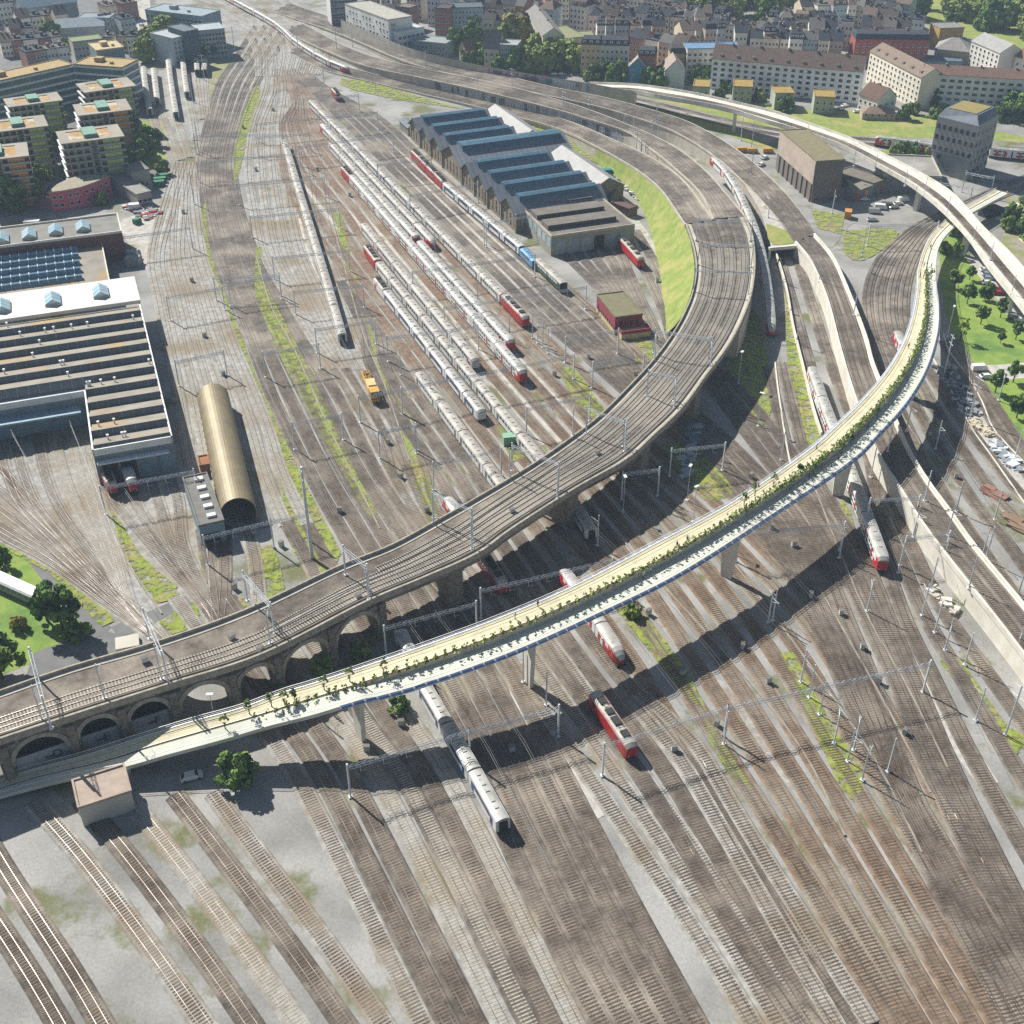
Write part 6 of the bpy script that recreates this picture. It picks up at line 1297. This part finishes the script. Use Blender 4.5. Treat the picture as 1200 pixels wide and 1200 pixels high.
for u,v,c,r,l,vn in [(1013,235,'white',0.0,'in the shaded yard',0),(1022,259,'silver',.1,'at the lot edge',0),(1052,240,'white',.3,'in the shaded yard',0),(1058,236,'white',.3,'in the shaded yard',1),(1047,244,'silver',.3,'in the shaded yard',0),(1032,245,'white',-.2,'in the shaded yard',1),(1025,250,'silver',-.2,'in the shaded yard',1),(1040,243,'grey',-.3,'in the shaded yard',1),(1155,318,'white',.0,'under the white viaduct',0),(1157,323,'silver',0,'under the white viaduct',0),(1158,328,'silver',0,'under the white viaduct',0),(1157,333,'white',0,'under the white viaduct',0),(1165,340,'red',0,'under the white viaduct',0),(1170,345,'red',0,'under the white viaduct',0),(1188,373,'silver',-.2,'under the white viaduct',0),(1196,377,'white',-.2,'under the white viaduct',0),(1147,434,'white',.1,'on the park path',1),(1156,443,'white',.1,'on the park path',0),(896,186,'white',.8,'beside the tall poles',0),(916,186,'white',1.4,'left of the concrete block',0),(892,194,'white',.9,'beside the tall poles',0),(985,129,'silver',.5,'by the small flats',0),(990,125,'white',.5,'by the small flats',0),(1005,132,'white',.1,'by the villa',0),(943,116,'silver',.2,'by the small flats',0),(950,115,'white',.2,'by the small flats',0),(902,124,'silver',0,'by the small flats',0),(846,102,'white',.3,'by the small flats',0),(225,912,'white',.35,'at the bottom edge',0),(650,88,'white',0,'under the leafy trees',0),(658,88,'white',0,'under the leafy trees',0),(640,90,'red',0,'under the leafy trees',0),(645,86,'black',0,'under the leafy trees',0),(1075,112,'black',.4,'in the villa street',0),(988,38,'white',.9,'in the city street',0),(166,30,'white',1.3,'in the north west street',0),(162,22,'red',1.3,'in the north west street',0),(168,44,'black',1.3,'in the north west street',0),(870,178,'yellow',0,'beside the tall poles',1),(900,179,'yellow',0,'beside the tall poles',1),(882,179,'yellow',0,'beside the tall poles',1)]: car(u,v,c,r,l,vn)
def crate(u,v,dx,dy,dz,c,rz,lab,cat='container',nm='container',z=0,grp=None):
    p=G(u,v,z); e=empty(nm,p,rz); auto(e,lab,cat,grp,(u,v)); mb=MB(); mb.box(-dx/2,-dy/2,0,dx/2,dy/2,dz); b=mb.build('body',wallm(c),e)
    mb=MB(); n=max(2,int(dx/.8))
    for k in range(n+1): x=-dx/2+dx*k/n; mb.box(x-.05,-dy/2-.05,.05,x+.05,-dy/2-.002,dz-.05)
    mb.build('rib',wallm(c),e); mb=MB(); mb.box(-dx/2-.06,-dy/2-.07,dz,dx/2+.06,dy/2+.06,dz+.12); mb.build('lid',wallm(c),e)
crate(993,255,4,2.6,3,'c88f4e',1.3,'orange box trailer with white roof by the concrete block')
crate(158,246,4,2.5,2.6,'e2e2e0',.2,'white container in the left material yard'); crate(161,262,3,2,2,'3f7d5c',1.0,'green skip in the left material yard'); crate(190,210,5,2.4,2.2,'4e8a68',.3,'green container beside the dark trees',grp='green containers near the hut'); crate(188,214,5,2.4,2.2,'4e8a68',.3,'green container beside the dark trees',grp='green containers near the hut'); crate(186,218,5,2.4,2.2,'4e8a68',.3,'green container beside the dark trees',grp='green containers near the hut')
crate(157,310,5,4,3,'a7a9a8',0,'grey cabin between depot halls'); crate(156,303,4,3,3,'b9bab6',0,'pale cabin between depot halls')
crate(596,520,3.2,2.6,2.8,'8fb99a',.2,'small green roofed switch cabin by the grey trains',nm='switch_cabin',cat='cabin'); crate(125,790,6,5,2.2,'e8e6e0',.3,'white roofed shed left of the viaduct gantry',nm='garden_shed',cat='shed'); crate(150,756,5,4,1.0,'cfc8b8',.3,'pale concrete slab pit beside the converging tracks',nm='concrete_pit',cat='pit')
crate(710,205,5,2.4,2.5,'2f8f8f',.2,'teal container behind the engine shed'); crate(695,222,7,5,3,'2f6fa0',.2,'blue tarpaulin shelter behind the engine shed',nm='tarpaulin_shelter',cat='shelter')
crate(14,282,6,3,2.5,'c5cacb',.1,'pale tank by the depot lane'); crate(38,262,6,3,1.4,'e4e4e0',.1,'white box on the depot lane')
# white caravan-like coach in the garden
cp=empty('garden_coach',G(30,700,0),math.atan2((G(62,712)-G(0,684)).y,(G(62,712)-G(0,684)).x)); tag(cp,'long white roofed coach body parked beside the lawn','coach body')
mb=MB(); mb.box(-9,-1.6,.6,9,1.6,3.0); cpb=mb.build('body',wallm('8f9a94'),cp); mb=MB(); mb.extrude_x([(-1.75,3.0),(1.75,3.0),(1.4,3.5),(-1.4,3.5)],-9.3,9.3); mb.build('roof',M['white'],cpb); mb=MB(); [mb.box(-8+k*2,-1.65,1.7,-6.8+k*2,-1.61,2.5) for k in range(8)]; mb.build('window_band',M['window'],cpb)
# track material heaps: each pile one thing
def pile(u0,v0,u1,v1,n,cols,label,wd=3.0,seed=1,sz=1.6,cat='material pile'):
    r=random.Random(seed); a=G(u0,v0);b=G(u1,v1); e=empty('material_pile',a); tag(e,label,cat,'heaps of track material'); d=b-a; nn=Vector((-d.y,d.x,0)).normalized()
    mbs={c:MB() for c in cols}
    small=n<=40
    for k in range(n):
        p=d*((k+r.random())/n)+nn*r.uniform(-wd,wd); c=r.choice(cols); an=r.uniform(0,3.14) if n>16 else -.9+r.uniform(-.06,.06); s=r.uniform(.5,1)*sz; t=s*r.uniform(.3,.8); h=r.uniform(.3,1.1)
        q=[(p.x+x*math.cos(an)-y*math.sin(an),p.y+x*math.sin(an)+y*math.cos(an)) for x,y in((-s,-t),(s,-t),(s,t),(-s,t))]; (one:=MB()).prism(q,0,h) if small else mbs[c].prism(q,0,h)
        if small: one.build('stacked_block',wallm(c),e)
    for c in cols:
        if not small: mbs[c].build('stacked_block',wallm(c),e)
pile(1106,430,1140,488,170,['b8b8b4','9a9da2','74787e','55585d'],'heap of pale concrete blocks in the bridge shadow by the park',3.0,1,1.0)
pile(1140,494,1162,512,60,['d8cfb8','c9bda4'],'heap of cream sacks below the pale block heap',1.6,2,.9); pile(1163,520,1196,552,40,['cfd2d4','8d9398'],'row of stacked pale rails at the edge of the gravel strip',1.4,3,1.8)
pile(716,205,765,245,120,['c9c9c4','8f9088','5f625c','e2e0da'],'long row of parts and sacks behind the engine shed',1.8,4,1.3); pile(155,240,182,255,70,['d4d2ca','9a958a','b0473c','7d8890'],'timber and scrap in the left material yard',4,5,1.6)
pile(1155,572,1172,585,14,['8a6250','96705e'],'rust brown stacked plates between right hand tracks',1.2,6,2.2); pile(1185,605,1203,625,14,['8f7660','9a8068'],'brown timber stack at the right edge',1.2,7,2.6)
pile(1090,690,1120,720,30,['e2ddd2','c8c2b4'],'white concrete sleepers lying between the masts',1.2,8,1.0); pile(800,560,815,500,20,['a9b4bc','7f8b96'],'blue grey girders in the viaduct shadow',1.5,9,2.0); pile(792,490,800,470,16,['cfd0cc'],'white bags at the foot of a viaduct pier',1.5,10,1.0)
# construction pit beyond the white viaduct
pt_=[G(u,v,.03) for u,v in((1150,262),(1185,262),(1192,245),(1175,236),(1155,246))]
patch('sand',[(1155,250),(1183,240),(1215,235),(1225,270),(1200,285),(1185,268)],mat and 'path')
crate(1160,252,9,5,3,'3a3f46',.5,'dark excavation frame beyond the white viaduct',nm='shoring_box',cat='shoring box'); crate(1179,248,5,3,1.5,'b4bfcc',.4,'pale blue stack in the sandy pit')
# terminal building fragment at the bottom, under the bridge
house('lower_roof',(92,948),(154,928),8,5,'cfc9bd','b3a192','flat',2,0,'small building with brown panelled roof under the footbridge','building',p2=(98,912))
# ------------------------------------------------------------ unique labels from landmarks
LM=[((264,520),'the golden barrel hall'),((100,430),'the striped depot roof'),((90,225),'the pink curved house'),((165,212),'the grey concrete hut'),((110,185),'the nearest green flats'),((115,85),'the angled office'),((205,20),'the long blue grey office'),((240,90),'the north west sidings'),((330,50),'the station throat'),((370,270),'the solitary grey train'),((434,456),'the yellow crane wagon'),((435,297),'the small red locomotive in the yard'),((612,437),'the double decker nose'),((617,372),'the red engine end'),((560,480),'the blue and white train front'),((723,372),'the red pavilion'),((695,278),'the shed extension doors'),((740,291),'the red diesel locomotive'),((520,150),'the stone engine shed'),((640,333),'the dark green coach'),((957,200),'the tall concrete block'),((1130,165),'the grey windowed tower'),((1035,115),'the white villa'),((905,380),'the slender express nose'),((918,290),'the tunnel mouth'),((955,430),'the double decker rear'),((1036,655),'the double decker red nose'),((1100,370),'the footbridge bend'),((1128,290),'the white viaduct pier'),((1150,440),'the white van on the park path'),((1125,460),'the pale block heap'),((1160,350),'the park cars'),((1120,630),'the white walled embankment'),((1165,580),'the rust brown plates'),((720,845),'the red locomotive at the bottom'),((728,765),'the white train under the bridge'),((530,860),'the bottom commuter train'),((600,770),'the footbridge centre pier'),((840,660),'the footbridge right pier'),((970,570),'the footbridge shaded pier'),((536,690),'the left viaduct pier'),((672,610),'the second viaduct pier'),((755,535),'the third viaduct pier'),((400,750),'the last stone arch'),((172,850),'the letter F board'),((30,885),'the letter D board'),((70,720),'the dark garden evergreen'),((366,600),'the very tall power mast'),((188,745),'the converging depot tracks'),((250,722),'the second track fan point'),((640,75),'the leafy plane trees'),((606,35),'the yellow autumn tree'),((745,88),'the teal house'),((790,90),'the windowless white house'),((835,75),'the cream block with blue attic'),((920,90),'the long white apartment row'),((1050,80),'the sunlit cream row'),((1160,105),'the pale balcony row'),((430,30),'the white perforated block'),((400,15),'the dark glass tower'),((540,65),'the small cream gabled house'),((690,65),'the yellow corner house'),((655,40),'the planted roof block'),((1045,50),'the red brick block'),((1115,38),'the ochre yellow block'),((1155,55),'the bright balcony block'),((820,108),'the first ochre roofed block'),((980,120),'the fourth ochre roofed block'),((870,15),'the far left park edge'),((1150,10),'the far park middle'),((1000,10),'the top right streets'),((60,40),'the white roofed workshop'),((800,20),'the top middle streets'),((1000,850),'the green verge at lower right'),((1140,820),'the lower right grass patch'),((765,180),'the cluster of tall poles'),((560,20),'the blue grey block')]
ORD=['nearest','second nearest','third nearest','fourth nearest','fifth nearest','sixth nearest','seventh nearest','eighth nearest','ninth nearest','tenth nearest','eleventh nearest','twelfth nearest']
grp={}
for o,base,pos in AUTO: grp.setdefault(base,[]).append((o,pos))
for base,items in grp.items():
    pos=[p for _,p in items]; used=set(); ranks=[]
    for k,(lp,nm) in enumerate(LM):
        od=sorted(range(len(items)),key=lambda i:(pos[i][0]-lp[0])**2+(pos[i][1]-lp[1])**2); ranks.append({i:r for r,i in enumerate(od)})
    for i,(o,p) in enumerate(items):
        best=min(range(len(LM)),key=lambda k:(ranks[k][i],(p[0]-LM[k][0][0])**2+(p[1]-LM[k][0][1])**2)); r=ranks[best][i]
        w=ORD[r] if r<len(ORD) else '%dth nearest'%(r+1)
        o['label']='%s, %s %s'%(base,w,LM[best][1])
# ------------------------------------------------------------ light, air, camera
SC.render.engine='CYCLES'
wd=bpy.data.worlds.new('World'); SC.world=wd; wd.use_nodes=True; N=wd.node_tree.nodes; bg=N['Background']; sky=N.new('ShaderNodeTexSky'); sky.sky_type='NISHITA'; sky.sun_disc=False
EL=42; AZ=135  # sun stands behind left: direction (-x,+y)
sky.sun_elevation=R(EL); sky.sun_rotation=R(-45); wd.node_tree.links.new(sky.outputs[0],bg.inputs[0]); bg.inputs[1].default_value=0.05
sun=bpy.data.lights.new('sun','SUN'); sun.energy=5.0; sun.angle=R(.5); sun.color=(1,.975,.915); so=bpy.data.objects.new('sun',sun); COL.objects.link(so)
sd=Vector((-math.cos(R(EL))*math.sin(R(45)),math.cos(R(EL))*math.cos(R(45)),math.sin(R(EL)))); so.rotation_euler=sd.to_track_quat('Z','Y').to_euler(); so.location=(-300,500,400)
cam=bpy.data.cameras.new('camera'); cam.sensor_width=36; cam.sensor_fit='HORIZONTAL'; cam.lens=36*F/1200; cam.clip_start=1; cam.clip_end=6000; co=bpy.data.objects.new('camera',cam); COL.objects.link(co); co.location=(0,0,H); co.rotation_euler=(R(90-35),0,0); SC.camera=co
HAZE=.00018
if HAZE:
    mb=MB(); mb.box(-1700,-60,-1,1700,3100,190); hz=mb.build('haze',[]); hz.data.materials.clear(); m=bpy.data.materials.new('haze'); m.use_nodes=True; n=m.node_tree.nodes; n.remove(n['Principled BSDF']); v=n.new('ShaderNodeVolumePrincipled'); v.inputs['Color'].default_value=(.62,.8,1,1); v.inputs['Density'].default_value=HAZE; m.node_tree.links.new(v.outputs[0],n['Material Output'].inputs['Volume']); hz.data.materials.append(m); hz['kind']='stuff'
SC.cycles.max_bounces=5; SC.cycles.diffuse_bounces=3; SC.cycles.glossy_bounces=2; SC.cycles.volume_bounces=0; SC.cycles.use_denoising=False; SC.cycles.use_adaptive_sampling=False
SC.view_settings.view_transform='Standard'; SC.view_settings.look='None'; SC.view_settings.exposure=0.5; SC.view_settings.gamma=1
